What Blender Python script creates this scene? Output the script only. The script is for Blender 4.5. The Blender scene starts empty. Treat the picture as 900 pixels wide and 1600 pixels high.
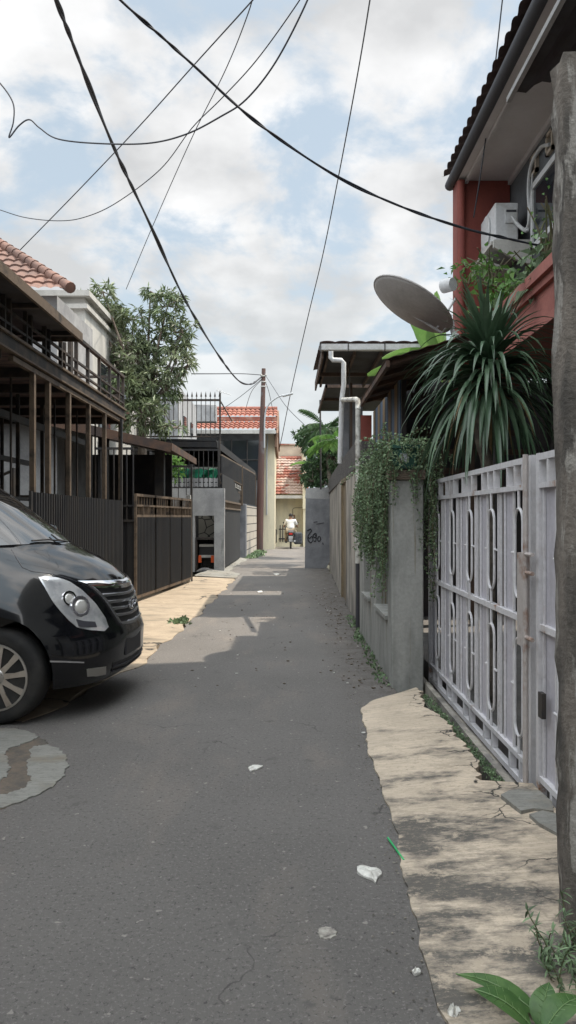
import bpy, math, random
from mathutils import Vector, Matrix, Quaternion
from mathutils.bvhtree import BVHTree
from math import pi, sin, cos, radians
random.seed(7)
C = bpy.context.scene.collection
H = 1.5
def W(px, py, Y): return Vector(((px-450)/1200*Y, Y, H-(py-808)/1200*Y))
def G(px, py, z=0.0):
    Y = (H-z)*1200/(py-808); return Vector(((px-450)/1200*Y, Y, z))
def YX(px, x): return x*1200/(px-450)
def ZX(px, py, x): return H+(808-py)/abs(px-450)*abs(x)
OFF = {}
# ------------------------------------------------------------------ mesh builder
class MB:
    def __init__(s): s.v = []; s.f = []; s.mi = []
    def add(s, vs, fs, mi=0):
        b = len(s.v); s.v += [tuple(v) for v in vs]; s.f += [tuple(i+b for i in f) for f in fs]; s.mi += [mi]*len(fs); return s
    def box(s, x0, x1, y0, y1, z0, z1, mi=0):
        if x0 > x1: x0, x1 = x1, x0
        if y0 > y1: y0, y1 = y1, y0
        if z0 > z1: z0, z1 = z1, z0
        vs = [(x0,y0,z0),(x1,y0,z0),(x1,y1,z0),(x0,y1,z0),(x0,y0,z1),(x1,y0,z1),(x1,y1,z1),(x0,y1,z1)]
        return s.add(vs, [(0,3,2,1),(4,5,6,7),(0,1,5,4),(1,2,6,5),(2,3,7,6),(3,0,4,7)], mi)
    def bar(s, a, b, w, h=None, up=(0,0,1), mi=0):
        a = Vector(a); b = Vector(b); h = w if h is None else h
        d = (b-a).normalized(); u = Vector(up)
        if abs(d.dot(u)) > .98: u = Vector((0,1,0))
        r = d.cross(u).normalized(); u = r.cross(d)
        vs = []
        for p in (a, b):
            for (i, j) in ((-1,-1),(1,-1),(1,1),(-1,1)): vs.append(p+r*i*w/2+u*j*h/2)
        return s.add(vs, [(0,1,2,3),(7,6,5,4),(0,4,5,1),(1,5,6,2),(2,6,7,3),(3,7,4,0)], mi)
    def tube(s, pts, r, n=8, cap=True, mi=0):
        pts = [Vector(p) for p in pts]; N = len(pts)
        rs = r if isinstance(r, (list, tuple)) else [r]*N
        vs = []; prev = None
        for i, p in enumerate(pts):
            d = (pts[min(i+1,N-1)]-pts[max(i-1,0)])
            d = d.normalized() if d.length > 1e-9 else Vector((0,0,1))
            if prev is None:
                u = Vector((0,0,1)) if abs(d.z) < .9 else Vector((0,1,0))
            else: u = prev
            a = d.cross(u).normalized(); u = a.cross(d).normalized(); prev = u
            for k in range(n):
                t = 2*pi*k/n; vs.append(p+(a*cos(t)+u*sin(t))*rs[i])
        fs = []
        for i in range(N-1):
            for k in range(n):
                fs.append((i*n+k, i*n+(k+1)%n, (i+1)*n+(k+1)%n, (i+1)*n+k))
        if cap:
            fs.append(tuple(range(n-1,-1,-1))); fs.append(tuple(range((N-1)*n, N*n)))
        return s.add(vs, fs, mi)
    def cyl(s, a, b, r, n=16, r2=None): return s.tube([a, b], [r, r if r2 is None else r2], n)
    def lathe(s, prof, c=(0,0,0), axis='z', n=24, mi=0):
        vs = []; c = Vector(c)
        for (r, h) in prof:
            for k in range(n):
                t = 2*pi*k/n
                if axis == 'z': p = Vector((r*cos(t), r*sin(t), h))
                elif axis == 'y': p = Vector((r*cos(t), h, r*sin(t)))
                else: p = Vector((h, r*cos(t), r*sin(t)))
                vs.append(c+p)
        fs = []
        for i in range(len(prof)-1):
            for k in range(n): fs.append((i*n+k, i*n+(k+1)%n, (i+1)*n+(k+1)%n, (i+1)*n+k))
        fs.append(tuple(range(n-1,-1,-1))); fs.append(tuple(range((len(prof)-1)*n, len(prof)*n)))
        return s.add(vs, fs, mi)
    def prism(s, pts, vec, mi=0):
        n = len(pts); v = Vector(vec); pts = [Vector(p) for p in pts]
        fs = [tuple(range(n-1,-1,-1)), tuple(range(n, 2*n))]+[(i,(i+1)%n,n+(i+1)%n,n+i) for i in range(n)]
        return s.add(pts+[p+v for p in pts], fs, mi)
    def grid(s, rows, mi=0, close=False):
        m = len(rows[0]); vs = [p for r in rows for p in r]
        fs = []
        for i in range(len(rows)-1):
            for k in range(m-1 if not close else m):
                fs.append((i*m+k, i*m+(k+1)%m, (i+1)*m+(k+1)%m, (i+1)*m+k))
        return s.add(vs, fs, mi)
    def leaf(s, base, d, n, L, w, droop=0.0, seg=1):
        # a folded leaf blade, base -> tip along d, normal n, drooping
        base = Vector(base); d = Vector(d).normalized(); n = Vector(n)
        r = d.cross(n)
        if r.length < 1e-4: r = d.cross(Vector((.3,.5,.8)))
        r.normalize(); n = r.cross(d)
        if seg == 1:
            m = base+d*L*.45
            tip = base+d*L+Vector((0,0,-droop*L))
            return s.add([base, m-r*w/2+n*w*.15, tip, m+r*w/2+n*w*.15], [(0,1,2),(0,2,3)])
        L1 = []; p = base.copy(); dd = d.copy()
        for i in range(seg+1):
            t = i/seg
            ww = w*.5*max(.04, min(1, t*4+.35)*(1-t**3))
            rr = dd.cross(Vector((0,0,1))); rr = r if rr.length < .05 else (rr.normalized() if rr.dot(r) > 0 else -rr.normalized())
            up = rr.cross(dd)
            L1.append([p-rr*ww+up*ww*.35, p, p+rr*ww+up*ww*.35])
            dd = (dd+Vector((0,0,-droop/seg*(.4+1.6*t)))).normalized()
            p = p+dd*L/seg
        return s.grid(L1)
    def build(s, name, mat, parent=None, smooth=False, label=None, cat=None, group=None, kind=None, loc=None):
        me = bpy.data.meshes.new(name)
        off = Vector(OFF.get(parent.name, (0,0,0))) if parent else Vector(loc or (0,0,0))
        me.from_pydata([tuple(Vector(v)-off) for v in s.v], [], s.f)
        mats = mat if isinstance(mat, (list, tuple)) else [mat]
        for m in mats: me.materials.append(m)
        if len(mats) > 1:
            for p, i in zip(me.polygons, s.mi): p.material_index = i
        if smooth:
            me.polygons.foreach_set('use_smooth', [True]*len(me.polygons))
            if smooth != 'all':
                try: me.set_sharp_from_angle(angle=radians(38))
                except Exception: pass
        me.update()
        o = bpy.data.objects.new(name, me); C.objects.link(o)
        if parent: o.parent = parent; OFF[o.name] = tuple(off)
        else: o.location = off; OFF[o.name] = tuple(off)
        tag(o, label, cat, group, kind)
        return o
def tag(o, label=None, cat=None, group=None, kind=None):
    if label: o['label'] = label
    if cat: o['category'] = cat
    if group: o['group'] = group
    if kind: o['kind'] = kind
    return o
def thing(name, label, cat, loc=(0,0,0), group=None):
    o = bpy.data.objects.new(name, None); C.objects.link(o); o.location = loc; o.empty_display_size = .2
    OFF[o.name] = tuple(loc)
    return tag(o, label, cat, group)
def solid(o, t=.01, off=0):
    m = o.modifiers.new('s', 'SOLIDIFY'); m.thickness = t; m.offset = off; return o
def bevel(o, w=.008, seg=2):
    m = o.modifiers.new('b', 'BEVEL'); m.width = w; m.segments = seg; m.limit_method = 'ANGLE'; m.angle_limit = radians(40); return o
def bake(o):
    dg = bpy.context.evaluated_depsgraph_get(); e = o.evaluated_get(dg)
    me = bpy.data.meshes.new_from_object(e); o.modifiers.clear(); o.data = me; return o
# ------------------------------------------------------------------ materials
def nd(nt, t, **k):
    n = nt.nodes.new(t)
    for a, b in k.items():
        if a in n.inputs: n.inputs[a].default_value = b
        else: setattr(n, a, b)
    return n
MATS = {}
def mat(name, c1, c2=None, rough=.8, scale=2.0, lo=.42, hi=.62, bump=.15, bscale=60, metal=0.0, stretch=(1,1,1), speck=.12, sscale=30,
        coat=0, island=0.0, transl=0.0, c3=None, scale3=.8, lo3=.5, hi3=.65, stretch3=(1,1,1), spec=.5, bdist=.01):
    if name in MATS: return MATS[name]
    m = bpy.data.materials.new(name); MATS[name] = m; m.use_nodes = True; nt = m.node_tree; L = nt.links
    b = nt.nodes['Principled BSDF']; b.inputs['Roughness'].default_value = rough; b.inputs['Metallic'].default_value = metal
    b.inputs['Specular IOR Level'].default_value = spec
    if coat: b.inputs['Coat Weight'].default_value = coat; b.inputs['Coat Roughness'].default_value = .03
    tc = nd(nt, 'ShaderNodeTexCoord')
    def noise(sc, st, det=6, r=.6):
        mp = nd(nt, 'ShaderNodeMapping'); mp.inputs['Scale'].default_value = st; L.new(tc.outputs['Object'], mp.inputs[0])
        n = nd(nt, 'ShaderNodeTexNoise'); n.inputs['Scale'].default_value = sc; n.inputs['Detail'].default_value = det; n.inputs['Roughness'].default_value = r
        L.new(mp.outputs[0], n.inputs['Vector']); return n
    col = nd(nt, 'ShaderNodeRGB'); col.outputs[0].default_value = (*c1, 1); cur = col.outputs[0]
    def mixin(cur, c, sc, st, lo, hi):
        n = noise(sc, st); r = nd(nt, 'ShaderNodeMapRange'); r.inputs[1].default_value = lo; r.inputs[2].default_value = hi; L.new(n.outputs[0], r.inputs[0])
        x = nd(nt, 'ShaderNodeMix', data_type='RGBA'); L.new(r.outputs[0], x.inputs[0]); L.new(cur, x.inputs[6]); x.inputs[7].default_value = (*c, 1)
        return x.outputs[2]
    if c2: cur = mixin(cur, c2, scale, stretch, lo, hi)
    if c3: cur = mixin(cur, c3, scale3, stretch3, lo3, hi3)
    if speck:
        n = noise(sscale, (1,1,1), 3, .7); r = nd(nt, 'ShaderNodeMapRange'); r.inputs[1].default_value = .25; r.inputs[2].default_value = .75
        r.inputs[3].default_value = 1-speck; r.inputs[4].default_value = 1+speck; L.new(n.outputs[0], r.inputs[0])
        x = nd(nt, 'ShaderNodeVectorMath', operation='SCALE'); L.new(cur, x.inputs[0]); L.new(r.outputs[0], x.inputs['Scale']); cur = x.outputs[0]
    if island:
        g = nd(nt, 'ShaderNodeNewGeometry'); r = nd(nt, 'ShaderNodeMapRange'); r.inputs[3].default_value = 1-island; r.inputs[4].default_value = 1+island
        L.new(g.outputs['Random Per Island'], r.inputs[0]); x = nd(nt, 'ShaderNodeVectorMath', operation='SCALE'); L.new(cur, x.inputs[0]); L.new(r.outputs[0], x.inputs['Scale']); cur = x.outputs[0]
    L.new(cur, b.inputs['Base Color'])
    if bump:
        n = noise(bscale, (1,1,1), 4, .65); bp = nd(nt, 'ShaderNodeBump'); bp.inputs['Strength'].default_value = bump; bp.inputs['Distance'].default_value = bdist
        L.new(n.outputs[0], bp.inputs['Height']); L.new(bp.outputs[0], b.inputs['Normal'])
    if transl:
        t = nd(nt, 'ShaderNodeBsdfTranslucent'); L.new(cur, t.inputs[0]); ms = nd(nt, 'ShaderNodeMixShader'); ms.inputs[0].default_value = transl
        L.new(b.outputs[0], ms.inputs[1]); L.new(t.outputs[0], ms.inputs[2]); L.new(ms.outputs[0], nt.nodes['Material Output'].inputs[0])
    return m
M = {}
M['rust_steel'] = mat('rust_steel', (.028,.024,.022), (.085,.06,.042), rough=.75, scale=5, lo=.45, hi=.7, bump=.3)
M['tan_steel'] = mat('tan_steel', (.13,.095,.066), (.03,.024,.02), rough=.75, scale=6, lo=.5, hi=.7, bump=.3)
M['black_steel'] = mat('black_steel', (.022,.022,.025), (.05,.042,.035), rough=.6, scale=3, bump=.1)
M['black_sheet'] = mat('black_sheet', (.012,.013,.016), (.026,.022,.019), rough=.8, scale=1.5, lo=.5, hi=.75, stretch=(3,3,.6), bump=.05)
M['rust_sheet'] = mat('rust_sheet', (.10,.055,.035), (.05,.035,.03), rough=.85, scale=3, bump=.3)
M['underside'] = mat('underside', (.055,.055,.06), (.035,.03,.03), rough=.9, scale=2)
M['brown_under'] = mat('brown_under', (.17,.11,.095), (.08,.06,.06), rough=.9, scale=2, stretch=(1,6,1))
M['grey_plaster'] = mat('grey_plaster', (.38,.38,.38), (.24,.24,.245), rough=.9, scale=1.3, c3=(.09,.09,.09), scale3=1.6, lo3=.6, hi3=.8, stretch3=(2.5,2.5,.5), bump=.25)
M['old_plaster'] = mat('old_plaster', (.42,.385,.33), (.22,.205,.19), rough=.95, scale=2.2, lo=.4, hi=.6, stretch=(1,1.2,.6), c3=(.08,.075,.07), scale3=1.2, stretch3=(1.5,1.5,.5), lo3=.5, hi3=.7, bump=.5, bscale=25)
M['rough_stucco'] = mat('rough_stucco', (.09,.085,.085), (.16,.15,.14), rough=1, scale=14, lo=.4, hi=.65, stretch=(1,1,.5), bump=1.0, bscale=35, bdist=.04)
M['white_plaster'] = mat('white_plaster', (.50,.49,.46), (.32,.315,.30), rough=.9, scale=1.2, lo=.45, hi=.75, stretch=(2,2,.6), bump=.15)
M['cream'] = mat('cream', (.66,.60,.44), (.50,.46,.36), rough=.85, scale=1.5, lo=.45, hi=.75, stretch=(2,2,.6), bump=.1)
M['beige'] = mat('beige', (.52,.45,.36), (.42,.35,.28), rough=.85, scale=1.5, bump=.1)
M['blue_plaster'] = mat('blue_plaster', (.23,.235,.25), (.155,.16,.175), rough=.9, scale=2.0, c3=(.26,.26,.26), scale3=3, lo3=.58, hi3=.7, bump=.25)
M['pillar_plaster'] = mat('pillar_plaster', (.33,.33,.31), (.21,.215,.20), rough=.9, scale=3.5, lo=.42, hi=.66, stretch=(1.5,1.5,.5), c3=(.17,.125,.065), scale3=2.5, lo3=.60, hi3=.72, stretch3=(5,5,.25), bump=.25)
M['red_paint'] = mat('red_paint', (.25,.062,.045), (.20,.05,.04), rough=.75, scale=2, stretch=(2,2,.6), bump=.08)
M['red_ledge'] = mat('red_ledge', (.36,.13,.105), (.27,.09,.075), rough=.75, scale=3, bump=.08)
M['dark_grey_wall'] = mat('dark_grey_wall', (.13,.14,.15), (.09,.095,.10), rough=.9, scale=2, bump=.3)
M['soffit'] = mat('soffit', (.60,.58,.58), (.50,.48,.48), rough=.8, scale=1, bump=.03, speck=.03)
M['white_metal'] = mat('white_metal', (.66,.65,.67), (.46,.42,.41), rough=.45, scale=5, lo=.55, hi=.8, bump=.08, c3=(.30,.15,.07), scale3=5, lo3=.66, hi3=.74)
M['rusty_white'] = mat('rusty_white', (.46,.42,.40), (.25,.14,.09), rough=.7, scale=6, lo=.52, hi=.68, bump=.3)
M['lilac_sheet'] = mat('lilac_sheet', (.52,.505,.555), (.34,.32,.34), rough=.5, scale=2.5, lo=.5, hi=.8, stretch=(1,2,.5), c3=(.28,.17,.10), scale3=4, lo3=.70, hi3=.78, bump=.06)
M['pvc'] = mat('pvc', (.60,.61,.62), (.42,.41,.38), rough=.4, scale=4, lo=.5, hi=.75, bump=.03)
M['dirty_pvc'] = mat('dirty_pvc', (.55,.54,.50), (.22,.20,.17), rough=.5, scale=8, lo=.48, hi=.62, bump=.05)
M['dark_pipe'] = mat('dark_pipe', (.05,.05,.06), rough=.5)
M['glass_dark'] = mat('glass_dark', (.02,.025,.03), rough=.06, bump=0, speck=0, spec=.8)
M['car_paint'] = mat('car_paint', (.006,.0065,.008), rough=.12, bump=0, speck=0, coat=.5, spec=.3)
M['car_plastic'] = mat('car_plastic', (.018,.018,.02), rough=.5, bump=.05)
M['tyre'] = mat('tyre', (.014,.014,.014), (.03,.028,.026), rough=.85, scale=6, bump=.2)
M['alloy'] = mat('alloy', (.50,.48,.45), (.30,.26,.22), rough=.32, metal=.85, scale=5, lo=.5, hi=.8, bump=.02, speck=.05)
M['chrome'] = mat('chrome', (.78,.78,.80), rough=.1, metal=1, bump=0, speck=0)
M['lamp_silver'] = mat('lamp_silver', (.66,.66,.66), (.42,.43,.45), rough=.18, metal=.4, bump=0, speck=0, scale=9, coat=1)
M['lamp_clear'] = mat('lamp_clear', (.75,.74,.70), rough=.08, metal=.35, bump=0, speck=0, coat=1)
M['fog_glass'] = mat('fog_glass', (.30,.29,.26), rough=.1, metal=.4, bump=0, speck=0, coat=1)
M['leaf_dark'] = mat('leaf_dark', (.045,.095,.04), (.075,.125,.055), rough=.45, scale=1.2, island=.45, transl=.25, bump=0)
M['leaf_mango'] = mat('leaf_mango', (.125,.17,.085), (.20,.235,.14), rough=.38, scale=1.0, island=.5, transl=.28, bump=0)
M['leaf_bright'] = mat('leaf_bright', (.10,.22,.05), (.16,.28,.07), rough=.45, scale=2, island=.4, transl=.4, bump=0)
M['dry_leaf'] = mat('dry_leaf', (.26,.19,.09), (.16,.11,.06), rough=.8, island=.3, bump=0)
M['leaf_strap'] = mat('leaf_strap', (.06,.115,.065), (.10,.16,.095), rough=.32, scale=1.5, island=.35, transl=.12, bump=0)
M['leaf_vine'] = mat('leaf_vine', (.14,.21,.11), (.20,.28,.155), rough=.6, scale=3, island=.55, transl=.2, bump=0)
M['leaf_banana'] = mat('leaf_banana', (.12,.24,.06), (.18,.30,.09), rough=.4, scale=2, island=.1, transl=.45, bump=.3, bscale=14)
M['bark'] = mat('bark', (.13,.10,.08), (.20,.17,.14), rough=.95, scale=6, bump=.6, bscale=20)
M['pale_bark'] = mat('pale_bark', (.22,.19,.155), (.13,.11,.09), rough=.95, scale=6, stretch=(1,1,3), bump=.5, bscale=25)
M['stem'] = mat('stem', (.10,.11,.05), (.16,.12,.08), rough=.8, scale=5)
M['cable'] = mat('cable', (.035,.038,.048), rough=.6, bump=0)
M['pole_paint'] = mat('pole_paint', (.095,.048,.038), (.05,.03,.028), rough=.6, scale=1.4, lo=.45, hi=.65, stretch=(2,2,.4), c3=(.12,.11,.11), scale3=.5, lo3=.55, hi3=.6)
M['lamp_grey'] = mat('lamp_grey', (.40,.41,.42), rough=.4, metal=.3)
M['post_concrete'] = mat('post_concrete', (.20,.175,.15), (.085,.078,.07), rough=.95, scale=5, lo=.4, hi=.62, stretch=(1.5,1.5,.5), c3=(.33,.31,.28), scale3=6, lo3=.56, hi3=.62, stretch3=(2,2,.5), bump=.6, bscale=35, bdist=.02)
M['dish_grey'] = mat('dish_grey', (.46,.44,.43), (.38,.36,.35), rough=.6, scale=2, bump=.03)
M['orange_cloth'] = mat('orange_cloth', (.75,.12,.03), rough=.8)
M['green_plastic'] = mat('green_plastic', (.02,.075,.055), rough=.45)
M['green_tarp'] = mat('green_tarp', (.02,.20,.11), (.03,.28,.16), rough=.6)
M['sticker'] = mat('sticker', (.45,.47,.48), (.25,.27,.30), rough=.6, scale=60, lo=.45, hi=.5)
M['ink'] = mat('ink', (.02,.02,.025), rough=.8)
M['shirt'] = mat('shirt', (.66,.65,.62), rough=.9); M['skin'] = mat('skin', (.22,.12,.075), rough=.6, bump=0)
M['hair'] = mat('hair', (.012,.01,.009), rough=.7); M['trousers'] = mat('trousers', (.28,.23,.16), rough=.9)
M['red_plastic'] = mat('red_plastic', (.5,.03,.02), rough=.3)
M['paper'] = mat('paper', (.72,.71,.66), (.5,.48,.44), rough=.7, scale=20)
M['straw'] = mat('straw', (.02,.42,.13), rough=.4)
M['brown_box'] = mat('brown_box', (.20,.12,.08), rough=.8)
M['rag'] = mat('rag', (.035,.04,.05), (.08,.08,.08), rough=1, scale=12)
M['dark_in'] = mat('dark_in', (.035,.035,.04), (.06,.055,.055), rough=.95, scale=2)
M['timber'] = mat('timber', (.12,.08,.06), (.07,.05,.04), rough=.9, scale=5, stretch=(1,1,.3))
M['yellow_door'] = mat('yellow_door', (.24,.19,.12), (.12,.09,.06), rough=.8, scale=4, stretch=(2,2,.5))
M['moss'] = mat('moss', (.05,.10,.03), (.08,.13,.04), rough=1, island=.5)
M['stone_wall'] = mat('stone_wall', (.22,.21,.19), rough=.95, bump=.4)
def tiles_mat(name, a, b, c=None, **k): return mat(name, a, b, rough=.8, scale=1.6, lo=.4, hi=.65, speck=.25, sscale=9, c3=c, **k)
M['tile_old'] = tiles_mat('tile_old', (.22,.12,.09), (.12,.075,.062))
M['tile_red'] = tiles_mat('tile_red', (.27,.095,.062), (.17,.06,.045), (.33,.20,.15), scale3=3, lo3=.55, hi3=.7)
M['tile_end'] = mat('tile_end', (.24,.085,.06), (.38,.29,.25), rough=.8, scale=1.1, lo=.49, hi=.52, speck=.3, sscale=7)
M['tile_dark'] = tiles_mat('tile_dark', (.13,.085,.08), (.09,.065,.065))
# asphalt, aprons --------------------------------------------------------------
def ground_mat(name, base, kind):
    m = bpy.data.materials.new(name); m.use_nodes = True; nt = m.node_tree; L = nt.links; b = nt.nodes['Principled BSDF']
    b.inputs['Roughness'].default_value = .9
    tc = nd(nt, 'ShaderNodeTexCoord')
    def nz(sc, st=(1,1,1), det=6, r=.6, rot=0):
        mp = nd(nt, 'ShaderNodeMapping'); mp.inputs['Scale'].default_value = st; mp.inputs['Rotation'].default_value = (0,0,rot); L.new(tc.outputs['Object'], mp.inputs[0])
        n = nd(nt, 'ShaderNodeTexNoise'); n.inputs['Scale'].default_value = sc; n.inputs['Detail'].default_value = det; n.inputs['Roughness'].default_value = r
        L.new(mp.outputs[0], n.inputs[0]); return n.outputs[0]
    def mr(x, a, bb, c=0., d=1.):
        r = nd(nt, 'ShaderNodeMapRange'); L.new(x, r.inputs[0])
        for i, v in enumerate((a, bb, c, d)): r.inputs[i+1].default_value = v
        return r.outputs[0]
    def mx(f, A, B):
        x = nd(nt, 'ShaderNodeMix', data_type='RGBA'); L.new(f, x.inputs[0])
        for s, i in ((A,6),(B,7)):
            if isinstance(s, tuple): x.inputs[i].default_value = (*s, 1)
            else: L.new(s, x.inputs[i])
        return x.outputs[2]
    def sc(v, f):
        x = nd(nt, 'ShaderNodeVectorMath', operation='SCALE'); L.new(v, x.inputs[0]); L.new(f, x.inputs['Scale']); return x.outputs[0]
    if kind == 'asphalt':
        sx0 = nd(nt, 'ShaderNodeSeparateXYZ'); L.new(tc.outputs['Object'], sx0.inputs[0])
        c = mx(mr(nz(.55), .38, .66), base, tuple(v*.80 for v in base))
        c = mx(mr(nz(1.7, (1,.35,1)), .52, .7), c, tuple(v*f for v, f in zip(base, (1.22,1.15,1.08))))
        c = mx(mr(nz(60, det=4, r=.85), .55, .66), c, tuple(v*1.7 for v in base))
        c = mx(mr(nz(42, det=4, r=.85), .56, .64), c, tuple(v*.42 for v in base))
        vo = nd(nt, 'ShaderNodeTexVoronoi', feature='DISTANCE_TO_EDGE'); vo.inputs['Scale'].default_value = .8
        wn = nd(nt, 'ShaderNodeTexNoise'); wn.inputs['Scale'].default_value = 3; wn.inputs['Detail'].default_value = 8; L.new(tc.outputs['Object'], wn.inputs[0])
        va = nd(nt, 'ShaderNodeVectorMath', operation='MULTIPLY_ADD'); L.new(wn.outputs[1], va.inputs[0]); va.inputs[1].default_value = (.7,.7,.7); L.new(tc.outputs['Object'], va.inputs[2]); L.new(va.outputs[0], vo.inputs[0])
        ck = nd(nt, 'ShaderNodeMath', operation='MULTIPLY'); L.new(mr(vo.outputs[0], .002, .008, 1, 0), ck.inputs[0]); L.new(mr(nz(.7), .54, .58), ck.inputs[1])
        c = mx(ck.outputs[0], c, tuple(v*.45 for v in base))
        c = mx(mr(nz(3.3, det=9, r=.75), .60, .66), c, tuple(v*.72 for v in base))
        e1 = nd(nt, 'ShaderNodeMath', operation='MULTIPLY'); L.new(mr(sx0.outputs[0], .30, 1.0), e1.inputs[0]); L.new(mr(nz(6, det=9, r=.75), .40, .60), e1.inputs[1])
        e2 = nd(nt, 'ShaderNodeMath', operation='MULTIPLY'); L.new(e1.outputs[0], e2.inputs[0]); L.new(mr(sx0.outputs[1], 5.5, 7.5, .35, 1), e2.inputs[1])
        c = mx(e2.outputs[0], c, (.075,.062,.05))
        c = mx(mr(nz(23, det=2, r=.5), .70, .73), c, (.30,.28,.25))
        h = nz(55, det=5, r=.85); bs = .9
    else:
        dark = (.115,.105,.092) if kind == 'cream' else (.20,.17,.13)
        c = mx(mr(nz(2.2), .4, .65), base, tuple(v*.82 for v in base))
        if kind == 'cream':
            gy = nd(nt, 'ShaderNodeSeparateXYZ'); L.new(tc.outputs['Object'], gy.inputs[0])
            near = mr(gy.outputs[1], 5.8, 3.4, .58, .415)        # mildew grows where the slab stays damp, nearer end
            n1 = nz(1.9, (1.0,2.0,1), rot=.35, det=10, r=.74)
            su = nd(nt, 'ShaderNodeMath', operation='SUBTRACT'); L.new(n1, su.inputs[0]); L.new(near, su.inputs[1])
            c = mx(mr(su.outputs[0], 0, .13), c, dark)
        else:
            c = mx(mr(nz(1.3, (1,2.5,1), det=8), .52, .68), c, dark)
        st = mr(nz(5, (1.0,11,1), det=6, r=.75, rot=.22), .35, .65, .82, 1.12)
        c = sc(c, st)
        c = mx(mr(nz(26, (1,2.2,1), det=6, r=.8, rot=.3), .54, .66), c, tuple(v*.55 for v in base))
        c = mx(mr(nz(7, det=8, r=.75), .55, .62), c, tuple(v*.72 for v in base))
        vo = nd(nt, 'ShaderNodeTexVoronoi', feature='DISTANCE_TO_EDGE'); vo.inputs['Scale'].default_value = 2.6 if kind == 'cream' else .9
        wn = nd(nt, 'ShaderNodeTexNoise'); wn.inputs['Scale'].default_value = 5; wn.inputs['Detail'].default_value = 6; L.new(tc.outputs['Object'], wn.inputs[0])
        va = nd(nt, 'ShaderNodeVectorMath', operation='MULTIPLY_ADD'); L.new(wn.outputs[1], va.inputs[0]); va.inputs[1].default_value = (.35,.35,.35); L.new(tc.outputs['Object'], va.inputs[2]); L.new(va.outputs[0], vo.inputs[0])
        crack = mr(vo.outputs[0], .006, .022, 1, 0)
        mask = mr(nz(1.1), .50, .56)
        if kind == 'cream':
            sx = nd(nt, 'ShaderNodeSeparateXYZ'); L.new(tc.outputs['Object'], sx.inputs[0]); mask = mr(sx.outputs[0], .92, 1.02)
        mu = nd(nt, 'ShaderNodeMath', operation='MULTIPLY'); L.new(crack, mu.inputs[0]); L.new(mask, mu.inputs[1])
        c = mx(mu.outputs[0], c, (.03,.028,.025))
        c = mx(mr(nz(60, det=3, r=.8), .62, .72), c, tuple(v*.5 for v in base))
        h = nz(45, det=5, r=.7); bs = .35
    L.new(c, b.inputs['Base Color'])
    bp = nd(nt, 'ShaderNodeBump'); bp.inputs['Strength'].default_value = bs; bp.inputs['Distance'].default_value = .01; L.new(h, bp.inputs['Height']); L.new(bp.outputs[0], b.inputs['Normal'])
    return m
M['asphalt'] = ground_mat('asphalt', (.166,.155,.145), 'asphalt')
M['apron_cream'] = ground_mat('apron_cream', (.60,.50,.385), 'cream')
M['apron_tan'] = ground_mat('apron_tan', (.42,.34,.25), 'tan')
M['cement'] = ground_mat('cement', (.27,.265,.24), 'tan')
M['soil'] = mat('soil', (.075,.065,.05), (.05,.06,.035), rough=1, scale=6, bump=.6, bscale=40)
M['concrete_floor'] = mat('concrete_floor', (.19,.18,.17), (.13,.125,.12), rough=.9, scale=2)
def block_mat():
    m = bpy.data.materials.new('block'); m.use_nodes = True; nt = m.node_tree; b = nt.nodes['Principled BSDF']; L = nt.links
    tc = nd(nt, 'ShaderNodeTexCoord'); s = nd(nt, 'ShaderNodeSeparateXYZ'); c = nd(nt, 'ShaderNodeCombineXYZ'); L.new(tc.outputs['Object'], s.inputs[0])
    L.new(s.outputs[1], c.inputs[0]); L.new(s.outputs[2], c.inputs[1])
    br = nd(nt, 'ShaderNodeTexBrick'); L.new(c.outputs[0], br.inputs[0])
    br.inputs['Color1'].default_value = (.42,.38,.32,1); br.inputs['Color2'].default_value = (.36,.33,.29,1); br.inputs['Mortar'].default_value = (.04,.04,.04,1)
    br.inputs['Scale'].default_value = 1; br.inputs['Mortar Size'].default_value = .018; br.inputs['Brick Width'].default_value = 2.7; br.inputs['Row Height'].default_value = .31
    L.new(br.outputs[0], b.inputs['Base Color']); b.inputs['Roughness'].default_value = .9; return m
M['block'] = block_mat()
def stone_mat():
    m = bpy.data.materials.new('crazy_stone'); m.use_nodes = True; nt = m.node_tree; b = nt.nodes['Principled BSDF']; L = nt.links
    tc = nd(nt, 'ShaderNodeTexCoord'); v = nd(nt, 'ShaderNodeTexVoronoi', feature='DISTANCE_TO_EDGE'); v.inputs['Scale'].default_value = 3.2; L.new(tc.outputs['Object'], v.inputs[0])
    r = nd(nt, 'ShaderNodeMapRange'); r.inputs[1].default_value = .02; r.inputs[2].default_value = .05; L.new(v.outputs[0], r.inputs[0])
    x = nd(nt, 'ShaderNodeMix', data_type='RGBA'); L.new(r.outputs[0], x.inputs[0]); x.inputs[6].default_value = (.03,.03,.03,1); x.inputs[7].default_value = (.24,.23,.2,1)
    L.new(x.outputs[2], b.inputs['Base Color']); b.inputs['Roughness'].default_value = .95; return m
M['crazy_stone'] = stone_mat()
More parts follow.
